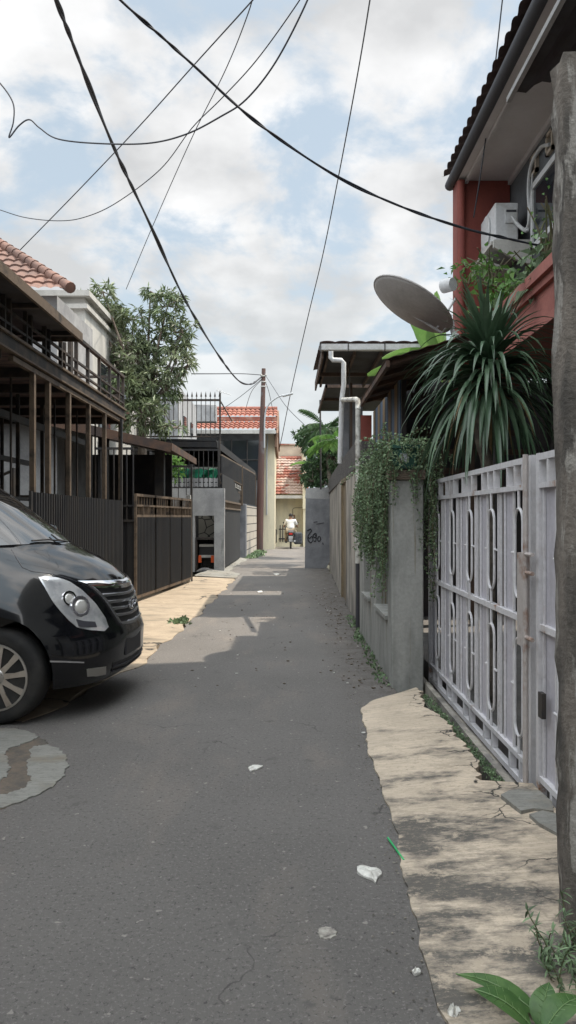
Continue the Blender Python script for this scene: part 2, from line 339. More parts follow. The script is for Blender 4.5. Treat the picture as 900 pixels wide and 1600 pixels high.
# ------------------------------------------------------------------ shared shapes
def corrugated(mb, p0, p1, z0, z1, pitch=.05, depth=.018, z0b=None, z1b=None):
    p0 = Vector((p0[0], p0[1], 0)); p1 = Vector((p1[0], p1[1], 0)); d = p1-p0; Ln = d.length; d.normalize(); n = Vector((d.y, -d.x, 0))
    k = int(Ln/pitch); A = []; B = []
    for i in range(k):
        for (t, o) in ((0,0),(.34,0),(.5,1),(.84,1)):
            s_ = (i+t)*pitch; f = s_/Ln; p = p0+d*s_+n*(depth*o)
            A.append(p+Vector((0,0,z0+(0 if z0b is None else (z0b-z0)*f)))); B.append(p+Vector((0,0,z1+(0 if z1b is None else (z1b-z1)*f))))
    A.append(p1+Vector((0,0,z0 if z0b is None else z0b))); B.append(p1+Vector((0,0,z1 if z1b is None else z1b)))
    mb.grid([A, B]); return mb
def tile_roof(mb, o, u, v, U, V, pitch=.25, row=.33, amp=.035, step=.03, sub=6, clip=None):
    o = Vector(o); u = Vector(u).normalized(); v = Vector(v).normalized(); n = u.cross(v).normalized()
    if n.z < 0: n = -n
    nu = max(2, int(U/pitch*sub)); nv = max(1, int(V/row)); rows = []
    for j in range(nv):
        for (t, h) in ((0, step), (.97, 0)):
            r = []
            for i in range(nu+1):
                a = i/nu*U; ph = (a/pitch)%1
                w = amp*(abs(sin(pi*ph))**.7)
                r.append(o+u*a+v*((j+t)*V/nv)+n*(h+w))
            rows.append(r)
    if clip:
        m = nu+1; keep = []
        vs = [p for r in rows for p in r]; fs = []
        for i in range(len(rows)-1):
            for k in range(m-1):
                f = (i*m+k, i*m+k+1, (i+1)*m+k+1, (i+1)*m+k)
                if clip(sum((vs[q] for q in f), Vector())/4): fs.append(f)
        mb.add(vs, fs)
    else: mb.grid(rows)
    return mb
def catmull(P, k=6):
    P = [Vector(p) for p in P]; Q = [P[0]*2-P[1]]+P+[P[-1]*2-P[-2]]; out = []
    for i in range(1, len(Q)-2):
        a, b, c, d = Q[i-1:i+3]
        for j in range(k):
            t = j/k; out.append(.5*((2*b)+(c-a)*t+(2*a-5*b+4*c-d)*t*t+(3*b-a-3*c+d)*t**3))
    out.append(P[-1]); return out
def rvec():
    while 1:
        v = Vector((random.uniform(-1,1), random.uniform(-1,1), random.uniform(-1,1)))
        if .01 < v.length < 1: return v.normalized()
# ================================================================== camera, sky, sun
cam = bpy.data.objects.new('camera', bpy.data.cameras.new('camera')); C.objects.link(cam); bpy.context.scene.camera = cam
cam.location = (0,0,H); cam.rotation_euler = (pi/2,0,0); cam.data.sensor_fit = 'VERTICAL'; cam.data.sensor_height = 36; cam.data.lens = 27.0
cam.data.shift_y = .005; cam.data.clip_end = 3000; cam.data.clip_start = .05
SD = Vector((.45,.10,1.0)).normalized()
elev = math.asin(SD.z); az = math.atan2(SD.x, SD.y)
sl = bpy.data.lights.new('sun', 'SUN'); sl.energy = 3.1; sl.angle = radians(.6); sl.color = (1,.90,.76)
so = bpy.data.objects.new('sun', sl); C.objects.link(so); so.rotation_euler = SD.to_track_quat('Z', 'Y').to_euler(); so.location = (10,-10,30)
w = bpy.data.worlds.new('World'); bpy.context.scene.world = w; w.use_nodes = True; nt = w.node_tree; L = nt.links
bg = nt.nodes['Background']; bg.inputs[1].default_value = .1
sky = nd(nt, 'ShaderNodeTexSky'); sky.sky_type = 'NISHITA'; sky.sun_disc = False; sky.sun_elevation = elev; sky.sun_rotation = az; sky.air_density = 1.2; sky.dust_density = 1.5
tc = nd(nt, 'ShaderNodeTexCoord'); sep = nd(nt, 'ShaderNodeSeparateXYZ'); L.new(tc.outputs['Generated'], sep.inputs[0])
def mth(op, a, b=None, c=None):
    n = nd(nt, 'ShaderNodeMath', operation=op)
    for i, q in enumerate((a, b, c)):
        if q is None: continue
        if isinstance(q, (int, float)): n.inputs[i].default_value = q
        else: L.new(q, n.inputs[i])
    return n.outputs[0]
zz = mth('ADD', mth('MAXIMUM', sep.outputs[2], 0.0), .38)
cx = mth('DIVIDE', sep.outputs[0], zz); cy = mth('DIVIDE', sep.outputs[1], zz)
cv = nd(nt, 'ShaderNodeCombineXYZ'); L.new(cx, cv.inputs[0]); L.new(cy, cv.inputs[1]); cv.inputs[2].default_value = 3.7
n1 = nd(nt, 'ShaderNodeTexNoise'); n1.inputs['Scale'].default_value = 4.4; n1.inputs['Detail'].default_value = 9; n1.inputs['Roughness'].default_value = .58; n1.inputs['Distortion'].default_value = .25; L.new(cv.outputs[0], n1.inputs[0])
mr = nd(nt, 'ShaderNodeMapRange', interpolation_type='SMOOTHSTEP'); mr.inputs[1].default_value = .40; mr.inputs[2].default_value = .55; L.new(n1.outputs[0], mr.inputs[0])
n2 = nd(nt, 'ShaderNodeTexNoise'); n2.inputs['Scale'].default_value = 5; n2.inputs['Detail'].default_value = 8; L.new(cv.outputs[0], n2.inputs[0])
mr2 = nd(nt, 'ShaderNodeMapRange'); mr2.inputs[1].default_value = .3; mr2.inputs[2].default_value = .7; mr2.inputs[1].default_value = .36; mr2.inputs[2].default_value = .62; mr2.inputs[3].default_value = 5.1; mr2.inputs[4].default_value = 8.0; L.new(n2.outputs[0], mr2.inputs[0])
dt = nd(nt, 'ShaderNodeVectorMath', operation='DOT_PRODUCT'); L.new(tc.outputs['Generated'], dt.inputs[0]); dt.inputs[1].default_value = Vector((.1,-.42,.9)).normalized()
glow = mth('MULTIPLY_ADD', mth('POWER', mth('MAXIMUM', mth('ADD', dt.outputs['Value'], -.12), 0.0), 1.5), 4.2, .86)     # cloud and haze brightened overhead and behind, added to fill the shaded lane
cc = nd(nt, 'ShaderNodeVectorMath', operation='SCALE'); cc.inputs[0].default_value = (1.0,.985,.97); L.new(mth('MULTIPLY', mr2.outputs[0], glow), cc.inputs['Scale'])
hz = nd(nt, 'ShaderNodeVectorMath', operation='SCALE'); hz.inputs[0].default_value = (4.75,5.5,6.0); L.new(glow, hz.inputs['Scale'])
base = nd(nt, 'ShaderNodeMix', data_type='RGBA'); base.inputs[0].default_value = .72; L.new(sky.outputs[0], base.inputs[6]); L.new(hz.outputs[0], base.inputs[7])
hor = nd(nt, 'ShaderNodeMapRange', interpolation_type='SMOOTHSTEP'); hor.inputs[1].default_value = .0; hor.inputs[2].default_value = .38; hor.inputs[3].default_value = .75; hor.inputs[4].default_value = 0; L.new(sep.outputs[2], hor.inputs[0])
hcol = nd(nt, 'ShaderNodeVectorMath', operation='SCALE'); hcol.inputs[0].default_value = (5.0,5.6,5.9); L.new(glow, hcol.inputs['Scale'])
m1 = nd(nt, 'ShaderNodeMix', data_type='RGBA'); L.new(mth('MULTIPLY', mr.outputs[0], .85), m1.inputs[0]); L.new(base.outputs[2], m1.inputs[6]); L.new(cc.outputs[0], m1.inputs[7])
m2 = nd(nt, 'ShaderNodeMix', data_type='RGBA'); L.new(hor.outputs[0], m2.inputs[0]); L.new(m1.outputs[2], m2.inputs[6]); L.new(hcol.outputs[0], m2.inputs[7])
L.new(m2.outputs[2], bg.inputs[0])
vs_ = bpy.context.scene.view_settings; vs_.view_transform = 'Standard'; vs_.look = 'None'; vs_.gamma = 1; vs_.exposure = 0.68
try: vs_.use_curve_mapping = False
except Exception: pass
# ================================================================== setting: ground, road, aprons
def wob(a, k): return .035*sin(a*3.1+k)+.02*sin(a*7.7+2*k)+.012*sin(a*17.3+k)
m_ = MB(); m_.add([(-900,-900,-.16),(900,-900,-.16),(900,900,-.16),(-900,900,-.16)], [(0,1,2,3)]); m_.build('ground', M['soil'], kind='structure')
def strip(name, L_, R_, z, mt, under=-.15, seg=.25, wobl=1, wobr=1, zl=None, zr=None, nx=4):
    ys = sorted(set([p[0] for p in L_]+[p[0] for p in R_])); y0, y1 = ys[0], ys[-1]
    def ip(T, y):
        for a, b in zip(T, T[1:]):
            if a[0] <= y <= b[0]: return a[1]+(b[1]-a[1])*(y-a[0])/(b[0]-a[0])
        return T[-1][1] if y > T[-1][0] else T[0][1]
    rows = []; n = int((y1-y0)/seg)
    zl = z if zl is None else zl; zr = z if zr is None else zr
    for i in range(n+1):
        y = y0+(y1-y0)*i/n; xl = ip(L_, y)+wob(y, 1)*wobl; xr = ip(R_, y)+wob(y, 2.3)*wobr
        r = [Vector((xl, y, under))]
        for k in range(nx+1):
            t = k/nx; r.append(Vector((xl+(xr-xl)*t, y, zl+(zr-zl)*t)))
        r.append(Vector((xr, y, under))); rows.append(r)
    m = MB(); m.grid(rows); return m.build(name, mt, kind='structure')
# road
rL = [(-12,-6),(4.6,-6),(5.3,-2.2),(5.8,-1.9),(7.2,-1.65),(7.8,-1.53),(12,-1.40),(18.6,-1.31),(21,-1.7),(27,-1.5),(33,-1.15),(39.0,-1.1)]
rR = [(-12,.50),(2.27,.50),(3.3,.54),(5.5,.62),(5.8,.95),(10,.95),(13,1.0),(20,1.14),(39.0,1.3)]
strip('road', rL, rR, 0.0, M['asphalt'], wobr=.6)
# right cream ramp
m_ = MB(); rows = []
for i in range(200):
    y = -3+(6.48+3)*i/199
    x0 = .46+.024*max(y-2,0)+wob(y,2.3)*.35; x1 = 1.09+wob(y,5)*.9
    x0 += random.gauss(0,.0022)+.004*sin(y*23)+.003*sin(y*51); x1 += random.gauss(0,.012)
    if y > 5.9: x0 += (y-5.9)**2*1.1
    if y < 4.15: x1 = 1.32
    r = [Vector((x0, y, -.1)), Vector((x0, y, .012))]
    for k in range(1, 7):
        t = k/6; r.append(Vector((x0+(x1-x0)*t, y+.0, .014+.05*t)))
    r.append(Vector((x1, y, -.1))); rows.append(r)
e = rows[-1]; rows.append([Vector((p.x, p.y, -.1)) for p in e])
m_.grid(rows); m_.build('pavement', M['apron_cream'], kind='structure')
m_ = MB(); m_.box(1.21,1.25,4.1,7.2,-.15,.03); m_.box(1.24,1.40,4.1,7.25,-.15,-.06); m_.build('gutter_channel', M['old_plaster'], kind='structure')
m_ = MB(); m_.box(1.42,9,-8,12.5,-.15,.02); m_.build('yard_floor', M['concrete_floor'], kind='structure')
# left tan apron
strip('apron', [(5.62,-3.2),(5.9,-3.2),(13,-3.0),(18.7,-2.3)], [(5.62,-1.95),(5.8,-1.87),(7.2,-1.63),(7.8,-1.50),(12,-1.37),(18.7,-1.28)], .006, M['apron_tan'], zl=.05, wobl=0)
m_ = MB(); m_.box(-11,-3.2,-8,18,-.15,.03); m_.build('carport_floor', M['concrete_floor'], kind='structure')
# broken cement at far left and the patches by the van
strip('gutter_slab', [(18.75,-2.3),(24,-2.0),(27,-1.8),(32,-1.6)], [(18.75,-1.22),(20.2,-1.30),(21.5,-1.62),(24,-1.58),(27,-1.42),(32,-1.20)], .012, M['cement'], zl=.07)
def blob(name, pts, z, mt, rgh=.03, kind='structure'):
    P = [G(*p) for p in pts]; P = catmull(P+[P[0]], 11)[:-1]
    P = [Vector((p.x+rgh*(sin(i*.9)+sin(i*2.3+1))+random.uniform(-rgh,rgh)*.8, p.y+rgh*sin(i*1.7)+random.uniform(-rgh,rgh)*1.2, z)) for i, p in enumerate(P)]
    m = MB(); n = len(P)
    m.add(P+[Vector((p.x,p.y,-.05)) for p in P], [tuple(range(n))]+[(i,n+i,n+(i+1)%n,(i+1)%n) for i in range(n)])
    return m.build(name, mt, kind=kind)
blob('cement_patch', [(-60,1146),(20,1140),(58,1152),(36,1164),(10,1174),(14,1196),(8,1216),(-20,1228),(-60,1230)], .010, M['cement'], .007)
blob('cement_patch', [(50,1168),(78,1166),(101,1181),(103,1206),(80,1231),(42,1250),(0,1264),(-60,1268),(-60,1250),(8,1242),(46,1226),(42,1200)], .008, M['cement'], .007)
blob('dirt_patch', [(-60,1160),(10,1150),(50,1152),(74,1160),(66,1180),(60,1230),(30,1252),(-60,1272)], .004, mat('dirt', (.15,.12,.095), (.10,.09,.078), rough=1, scale=9, bump=.4), .007)
m_ = MB()
for P in ([(1.10,3.96),(1.15,4.02),(1.24,4.05),(1.30,4.0),(1.33,3.86),(1.29,3.74),(1.20,3.77),(1.14,3.73),(1.12,3.83)],[(1.15,3.69),(1.24,3.73),(1.31,3.69),(1.32,3.52),(1.28,3.43),(1.21,3.47),(1.18,3.58)]):
    m_.prism([(a+random.gauss(0,.006),b+random.gauss(0,.006),.0) for a,b in P], (0,0,random.uniform(.069,.073)))
m_.build('broken_slab', M['cement'], kind='structure')
# litter and growth ---------------------------------------------------------------
def pebble_strip(name, region, n, s0, s1, mt):
    m = MB()
    for i in range(n):
        x, y = region(); s = random.uniform(s0, s1); a = random.uniform(0, 6.3); q = []
        for k in range(5): t = a+k*1.256; q.append(Vector((x+cos(t)*s*random.uniform(.6,1.2), y+sin(t)*s*random.uniform(.6,1.2), .006)))
        m.prism(q, (0,0,s*random.uniform(.2,.6)))
    return m.build(name, mt, kind='stuff')
pebble_strip('leaf_litter', lambda: (random.gauss(.72 if 1 else 0,.12) if random.random()<.7 else random.uniform(-1,.8), random.uniform(6.6,16)), 260, .006, .018, M['bark'])
pebble_strip('gravel', lambda: (lambda y: (.50+.026*max(y-2,0)-abs(random.gauss(0,.09)), y))(random.uniform(2.0,6.5)), 380, .0015, .006, mat('grit', (.20,.18,.15), rough=.95, island=.6))
pebble_strip('paper_crumbs', lambda: (random.choice((random.gauss(.7,.15), random.uniform(-1.2,.6))), random.uniform(4.5,18)), 38, .006, .016, M['paper'])
def weeds(name, pts, n, spread, h, mt, lab=None):
    m = MB()
    for i in range(n):
        a = random.choice(pts); b_ = a+Vector((random.gauss(0,spread), random.gauss(0,spread*2), 0))
        d = rvec(); d.z = abs(d.z)+.4
        m.leaf(b_, d, rvec(), random.uniform(.4,1)*h, h*.35, .2)
    return m.build(name, mt, kind='stuff')
weeds('weeds', [Vector((.86+.004*i, 6.9+i*.22, .0)) for i in range(22)]+[Vector((.9,9.5,0))]*6, 480, .035, .07, M['leaf_vine'])
weeds('moss', [Vector((1.13+.003*i, 6.3-i*.13, .02)) for i in range(17)], 1500, .022, .03, M['leaf_vine'])
weeds('grass', [Vector((-1.42,28,.02)),Vector((-1.3,31,.02)),Vector((-1.25,29.5,.02)),Vector((-1.2,32,.02))], 900, .13, .2, M['leaf_vine'])
weeds('grass_tuft', [G(282,973)], 200, .05, .12, M['leaf_vine'])
# single litter items
def flat(name, pts, mt, h, label, cat, base=.004, crumple=0):
    P = [G(*p) for p in pts]; c = sum(P, Vector())/len(P); m = MB(); n = len(P); P = catmull(P+[P[0]], 3)[:-1]; n = len(P)
    top = [Vector((p.x,p.y,base+h*random.uniform(.3,1))) for p in P]; ctr = Vector((c.x,c.y,base+h*1.2))
    inn = [(p*.5+ctr*.5)+Vector((0,0,h*random.uniform(-.4,.9))) for p in top]
    bot = [Vector((p.x,p.y,base*.5)) for p in P]
    m.add([ctr]+inn+top+bot, [(0,i+1,(i+1)%n+1) for i in range(n)]+[(i+1,n+i+1,n+(i+1)%n+1,(i+1)%n+1) for i in range(n)]+[(n+i+1,2*n+i+1,2*n+(i+1)%n+1,n+(i+1)%n+1) for i in range(n)]+[tuple(range(3*n,2*n,-1))])
    return m.build(name, mt, label=label, cat=cat)
flat('plastic_wrapper', [(558,1360),(572,1356),(594,1364),(596,1370),(590,1374),(587,1382),(581,1377),(560,1368)], M['paper'], .014, 'crumpled clear white plastic wrapper on the asphalt near the green straw', 'wrapper')
flat('stick', [(388,1201),(398,1197),(411,1199),(400,1204),(391,1206)], M['paper'], .008, 'small pale stick lying alone in the middle of the road', 'litter')
flat('paper_scrap', [(701,1580),(715,1578),(721,1590),(712,1597),(700,1592)], M['paper'], .02, 'crumpled white paper ball at the road edge beside the leafy plant', 'paper')
flat('paper_scrap', [(643,1520),(655,1518),(657,1523),(648,1526)], M['paper'], .01, 'tiny white scrap at the edge of the cream ramp above the paper ball', 'paper')
flat('paper_scrap', [(427,897),(433,896),(437,898),(431,899)], M['paper'], .012, 'small white scrap on the road, farther of the two down the lane', 'paper')
flat('paper_scrap', [(402,924.5),(408,923.5),(410,925.5),(404,926.5)], M['paper'], .012, 'small white scrap on the road beside the end of the sunlit patch', 'paper')
blob('paint_spot', [(497,1452),(509,1449),(521,1452),(526,1460),(515,1467),(501,1466)], .003, mat('old_paint', (.42,.40,.35), (.22,.20,.18), rough=.9, scale=30, lo=.4, hi=.6), rgh=.0025)
m_ = MB(); m_.tube([G(606,1309,.012),G(619,1327,.01),G(631,1344,.012)], .0045, 8); m_.build('drinking_straw', M['straw'], label='bright green drinking straw on the asphalt by the cream ramp', cat='straw')
for pts in ([(60,-20)],):
    pass
# ================================================================== LEFT: steel frame carport
XL = -2.6
t = thing('steel_frame_building', 'two-storey bare rusty steel frame with railing and flat awning behind the black van', 'steel frame', (XL,8,0))
m = MB(); m.box(XL-.03,XL+.03,4.6,12.1,3.055,3.172); m.build('edge_beam', M['rust_steel'], t)
m = MB(); m.box(XL-.03,XL+.055,4.6,12.1,3.175,3.20); m.box(XL-.03,XL+.05,4.6,12.1,3.035,3.052); m.build('beam_flange', M['tan_steel'], t)
m = MB(); m.box(-6.2,XL-.04,4.6,12.1,3.06,3.12)
m.build('upper_floor', M['brown_under'], t)
m = MB()
for i in range(8): m.box(-6.2,XL-.04,5+i*1.0,5.07+i*1.0,2.96,3.058)
m.build('joists', M['rust_steel'], t)
m = MB(); m.box(XL-.025,XL+.025,7.2,12.05,2.965,3.015); m.build('frame_head', M['tan_steel'], t)
for px in (51,75,107,138,163,188):
    y = YX(px, XL); m = MB(); m.box(XL-.025,XL+.025,y-.03,y+.03,.05,2.963); m.build('post', M['tan_steel'], t)
for i, y in enumerate((7.0,7.55,8.3,9.1,10.0,11.1)):
    m = MB(); m.box(XL-.62,XL-.58,y-.02,y+.02,.03,2.955); m.build('inner_post', M['rust_steel'], t)
for y in (5.6,6.3,7.2,8.0,8.9,9.8,10.8):
    m = MB(); m.box(XL-1.45,XL-1.41,y,y+.04,.03,2.955); m.build('inner_post', M['rust_steel'], t)
for y in (7.3,8.0,8.75,9.5,10.5,11.5):
    m = MB(); m.box(XL-.3,XL-.28,y,y+.02,1.0,2.955); m.build('inner_post', M['rust_steel'], t)
m = MB(); m.box(XL-.63,XL-.57,4.8,12.0,2.62,2.70); m.box(XL-.63,XL-.57,4.8,12.0,1.70,1.74); m.box(XL-1.47,XL-1.40,4.8,12.0,2.3,2.37); m.box(XL-1.47,XL-1.40,4.8,12.0,1.2,1.25); m.build('inner_beam', M['black_steel'], t)
for px in (-60,-22,10,43.5,72.5,97.5):
    y = YX(px, XL)
    m = MB(); m.box(XL-.02,XL+.02,y-.09,y-.055,3.2,3.53); m.box(XL-.02,XL+.02,y+.055,y+.09,3.2,3.53); m.build('railing_post', M['rust_steel'], t)
for px in (110,119,137,155,171,185,192):
    y = YX(px, XL); wd = .05 if px == 110 else .022
    m = MB(); m.box(XL-.02,XL+.02,y-wd,y+wd,3.2,3.69); m.build('railing_post', M['rust_steel'], t)
m = MB(); m.box(XL-.012,XL+.018,4.6,12.1,3.28,3.305); m.box(XL-.012,XL+.018,4.6,12.1,3.40,3.425); m.box(XL-.028,XL+.028,9.2,12.12,3.69,3.73)
m.box(-4.6,XL,12.08,12.11,3.40,3.43); m.box(-4.6,XL,12.08,12.11,3.69,3.73); m.box(-4.6,XL,12.0,12.11,3.04,3.2); m.build('rail', M['rust_steel'], t)
m = MB(); m.box(-5.2,-2.36,3.6,8.7,3.535,3.56)
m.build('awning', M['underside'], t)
m = MB(); m.box(-2.36,-2.33,3.6,8.72,3.49,3.585); m.box(-5.2,-2.36,8.7,8.72,3.49,3.585); m.build('awning_fascia', M['tan_steel'], t)
m = MB()
for i in range(5): m.box(-5.2,-2.37,4+i*1.1,4.05+i*1.1,3.49,3.533)
m.build('awning_rafter', M['rust_steel'], t)
# slatted sheet gate under frame
t = thing('sheet_gate', 'black corrugated sheet gate panel closing the steel frame behind the van', 'gate', (XL,9.6,0))
m = MB(); corrugated(m, (XL+.04,7.65), (XL+.04,11.75), .12, 1.75, .085, .035); solid(m.build('panel', M['black_sheet'], t), .003)
m = MB(); m.box(XL+.035,XL+.06,7.60,11.78,.06,.12); m.box(XL+.035,XL+.06,7.60,7.65,.06,1.76); m.box(XL+.035,XL+.06,11.75,11.80,.06,3.0); m.build('gate_frame', M['black_steel'], t)
for y in (9.8,10.6):
    pass
# folding gate
t = thing('folding_gate', 'black corrugated folding gate with rusty barred top beside the steel frame', 'gate', (-2.4,15,0))
GP = [(-2.60,13.1),(-2.47,14.25),(-2.37,15.3),(-2.27,16.3),(-2.19,17.25)]
for a, b in zip(GP, GP[1:]):
    m = MB(); corrugated(m, a, b, .16, 1.50, .085, .025); lf = solid(m.build('leaf', M['black_sheet'], t), .003)
    A = Vector((*a,0)); B = Vector((*b,0)); m = MB()
    for z, h in ((.13,.05),(1.52,.045),(1.70,.035),(1.88,.045)): m.bar(A+Vector((0,0,z)), B+Vector((0,0,z)), .04, h)
    for q in (A, B): m.bar(q+Vector((0,0,.1)), q+Vector((0,0,1.9)), .045)
    for k in range(1,7):
        p = A.lerp(B, k/7); m.bar(p+Vector((0,0,1.54)), p+Vector((0,0,1.69)), .02 if k%2 else .07, .02); m.bar(p+Vector((0,0,1.715)), p+Vector((0,0,1.86)), .02)
    m.build('frame', M['tan_steel'], lf)
m = MB(); m.box(-2.30,-2.20,17.3,17.42,0,2.0); m.build('concrete_post', M['white_plaster'], label='narrow whitish concrete gate post at the far end of the folding gate', cat='post')
t = thing('gate_return', 'dark side panel with barred top joining the folding gate to the steel frame', 'fence', (-2.8,13.1,0))
m = MB(); corrugated(m, (-3.3,13.12), (-2.63,13.12), .1, 1.42, .085, .025); solid(m.build('panel', M['black_sheet'], t), .003)
m = MB(); m.box(-3.3,-2.63,13.08,13.12,1.42,1.46); m.box(-3.3,-2.63,13.08,13.12,1.68,1.71)
for k in range(6): m.box(-3.2+k*.11,-3.18+k*.11,13.09,13.11,1.46,2.65)
m.box(-3.3,-2.63,13.08,13.12,2.65,2.69); m.build('bars', M['black_steel'], t)
# rear rusty lean-to
t = thing('lean_to', 'low lean-to with rusty sheet roof between the steel frame and barred fence', 'shed', (-4,15,0))
m = MB(); a = Vector((-6.4,13.6,3.76)); b = Vector((-2.08,13.6,2.78)); m.prism([a,b,b+Vector((0,0,.03)),a+Vector((0,0,.03))], (0,3.6,0)); m.build('roof_sheet', M['rust_sheet'], t)
m = MB(); m.prism([a-Vector((0,.03,.17)),b-Vector((0,.03,.13)),b+Vector((0,-.03,.02)),a+Vector((0,-.03,.02))], (0,.028,0)); m.box(-2.08,-2.05,13.58,17.2,2.68,2.81); m.build('fascia', M['rust_sheet'], t)
m = MB()
for (x, y) in ((-2.55,15.3),(-3.6,15.0),(-4.7,15.0)): m.box(x-.09,x+.09,y-.09,y+.09,0,3.75 - (x+6.4)*.227)
m.build('post', M['black_steel'], t)
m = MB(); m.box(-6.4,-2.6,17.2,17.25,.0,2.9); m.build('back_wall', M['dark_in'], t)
# bits stored in carport
m = MB()
for k in range(4): m.box(-5.4,-3.6,12.5+k*.02,12.55+k*.02,.3+k*.5,.36+k*.5)
for x in (-5.4,-4.5,-3.6): m.box(x,x+.05,12.45,12.6,0,2.3)
m.bar((-5.3,12.5,1.9),(-4.5,12.5,2.25),.04); m.bar((-5.3,12.5,2.25),(-4.5,12.5,1.8),.04)
m.build('storage_rack', M['black_steel'], label='dark metal storage rack standing in the shade behind the sheet gate', cat='rack')
m = MB(); m.box(-5.2,-4.7,12.3,12.44,1.83,2.08); m.build('cardboard_box', M['beige'], label='pale box stored high on the dark rack in the carport', cat='box')
m = MB(); m.box(-4.4,-4.1,12.3,12.44,1.33,1.5); m.build('cardboard_box', M['beige'], label='smaller pale box on the middle shelf of the dark rack', cat='box')
# house behind carport, ground floor
t = thing('left_house', 'grey house with old terracotta hip roof rising behind the steel frame', 'house', (-7,15,0))
m = MB(); m.box(-10,-6.3,3,13.5,0,3.9); m.build('wall', M['dark_grey_wall'], t)
m = MB(); m.box(-10,-4.3,14.3,16.9,0,5.62); m.build('upper_wall', M['grey_plaster'], t)
for y in (8,10.2):
    m = MB(); m.box(-6.3,-6.27,y,y+1.1,.9,2.2); m.build('window', M['glass_dark'], t)
sl_ = .75; E = Vector((-3.95,13.9,5.60)); v = Vector((0,1,sl_)).normalized()
m = MB(); tile_roof(m, E+Vector((-6.5,0,0)), (1,0,0), v, 6.5, 4.6, .22, .3, .04, .035, 6, clip=lambda c: (E.x-c.x) > (c.y-E.y)-.02)
if 0: tile_roof(m, E, (0,1,0), m2, 6.5, 4.6, .22, .3, .04, .035, 6, clip=lambda c: (c.y-E.y) > (E.x-c.x)-.02)
rf = m.build('roof', M['tile_old'], t, smooth=True)
m = MB()
for k in range(20):
    a = E+Vector((-1,1,sl_))*(k*.19-.02)+Vector((0,0,.06)); b = a+Vector((-1,1,sl_))*.21; m.tube([a,b],[.105,.085],10)
m.build('ridge_tiles', M['tile_old'], rf, smooth=True)
# pale building with cornice
t = thing('pale_building', 'tall pale building with moulded cornice behind the mango tree', 'building', (-6,20,0))
m = MB(); m.box(-10,-4.5,17,25,0,6.35); m.build('wall', M['white_plaster'], t)
m = MB(); m.box(-10,-4.42,16.9,25.1,6.10,6.2); m.box(-10,-4.36,16.84,25.2,6.36,6.48); m.build('cornice', M['white_plaster'], t)
for y in (18.2,20.5,22.8):
    m = MB(); m.box(-4.5,-4.46,y,y+1.1,3.6,5.2); m.build('window', M['glass_dark'], t)
# ------------------------------------------------------------------ mango tree
def crown(name, mt, parent, blobs, n_ros, leaves, L_, w_, droop, seed=1):
    random.seed(seed); m = MB(); tot = sum(b[3]*b[4]*b[5] for b in blobs); tips = []
    for (cx_, cy_, cz_, rx, ry, rz) in blobs:
        for i in range(int(n_ros*rx*ry*rz/tot)+3):
            d = rvec(); r = random.uniform(.35,1.0)**.5*random.uniform(.8,1.12)
            c = Vector((cx_+d.x*rx*r, cy_+d.y*ry*r, cz_+d.z*rz*r)); tips.append(c)
            out = (d+Vector((0,0,.25))).normalized()
            for k in range(leaves):
                dd = (out*.55+rvec()).normalized(); dd.z -= droop; dd.normalize()
                m.leaf(c+rvec()*L_*.15, dd, rvec()+Vector((0,0,1)), L_*random.uniform(.6,1.15), w_*random.uniform(.7,1.2), .15)
    m.build(name, mt, parent); return tips
t = thing('mango_tree', 'leafy mango tree with drooping narrow leaves between pale building and steel frame', 'tree', (-3.7,19.5,0))
Bs = [(160,455,18.8,.30,.34),(150,478,19.2,.55,.3),(208,500,19.6,.45,.4),(262,478,19.6,.50,.52),(285,520,19.6,.42,.42),(275,560,19.5,.45,.4),(165,520,19.5,.55,.5),(215,560,19.6,.7,.55),(200,610,19.0,.7,.5),(225,650,18.8,.65,.42),(245,600,19.4,.65,.5),(268,668,18.9,.4,.16),(296,568,19.2,.28,.22),(130,490,19.6,.3,.3),(235,455,19.8,.18,.2),(188,480,19.6,.25,.2),(240,530,20,.5,.4)]
bl = [(*W(a,b,c),r1,r1,r2) for (a,b,c,r1,r2) in Bs]
tips = crown('foliage', M['leaf_mango'], t, bl, 540, 12, .25, .052, .45, 3)
m = MB(); base = Vector((-3.9,19.6,0)); fork = W(222,640,19.6)
m.tube([base, base.lerp(fork,.5)+Vector((.1,0,0)), fork], [.16,.13,.10], 8)
for q in bl:
    c = Vector(q[:3]); mid = fork.lerp(c,.5)+Vector((random.uniform(-.15,.15),0,-.1)); m.tube(catmull([fork, mid, c],4), [.06-.0055*i for i in range(9)], 6)
for c in random.sample(tips, 220):
    j = min(bl, key=lambda q: (Vector(q[:3])-c).length); m.tube([Vector(j[:3]), c], [.018,.008], 4)
m.build('trunk', M['bark'], t)
# ------------------------------------------------------------------ barred fence facing lane, wall box
t = thing('bar_fence', 'tall dark bar fence standing on the grey wall past the folding gate', 'fence', (-3,17.45,0))
m = MB(); m.box(-4.4,-2.2,17.44,17.48,2.63,2.68); m.box(-4.4,-2.2,17.44,17.48,1.15,1.19); m.box(-2.22,-2.17,17.43,17.49,0,2.7)
for k in range(12): m.box(-4.3+k*.18,-4.285+k*.18,17.45,17.47,1.2,2.63)
m.build('bars', M['black_steel'], t)
YB = 21.0
t = thing('niche_wall', 'mildewed grey concrete wall box with an open niche beside the lane', 'wall', (-2.6,21,0))
m = MB(); m.box(-4.6,-1.74,YB,YB+.25,1.54,2.29); m.build('lintel', M['grey_plaster'], t)
m = MB(); m.box(-2.02,-1.745,YB+.004,YB+.24,0,1.54); m.box(-4.6,-2.55,YB+.01,YB+.24,0,1.54); m.build('pier', M['grey_plaster'], t)
m = MB(); m.box(-2.55,-2.02,YB+.9,YB+.95,0,1.54); m.build('stone_back', M['crazy_stone'], t)
m = MB(); m.box(-2.55,-2.02,YB+.1,YB+.9,.88,.93); m.box(-2.55,-2.5,YB+.1,YB+.9,0,.88); m.build('shelf', M['rust_steel'], t)
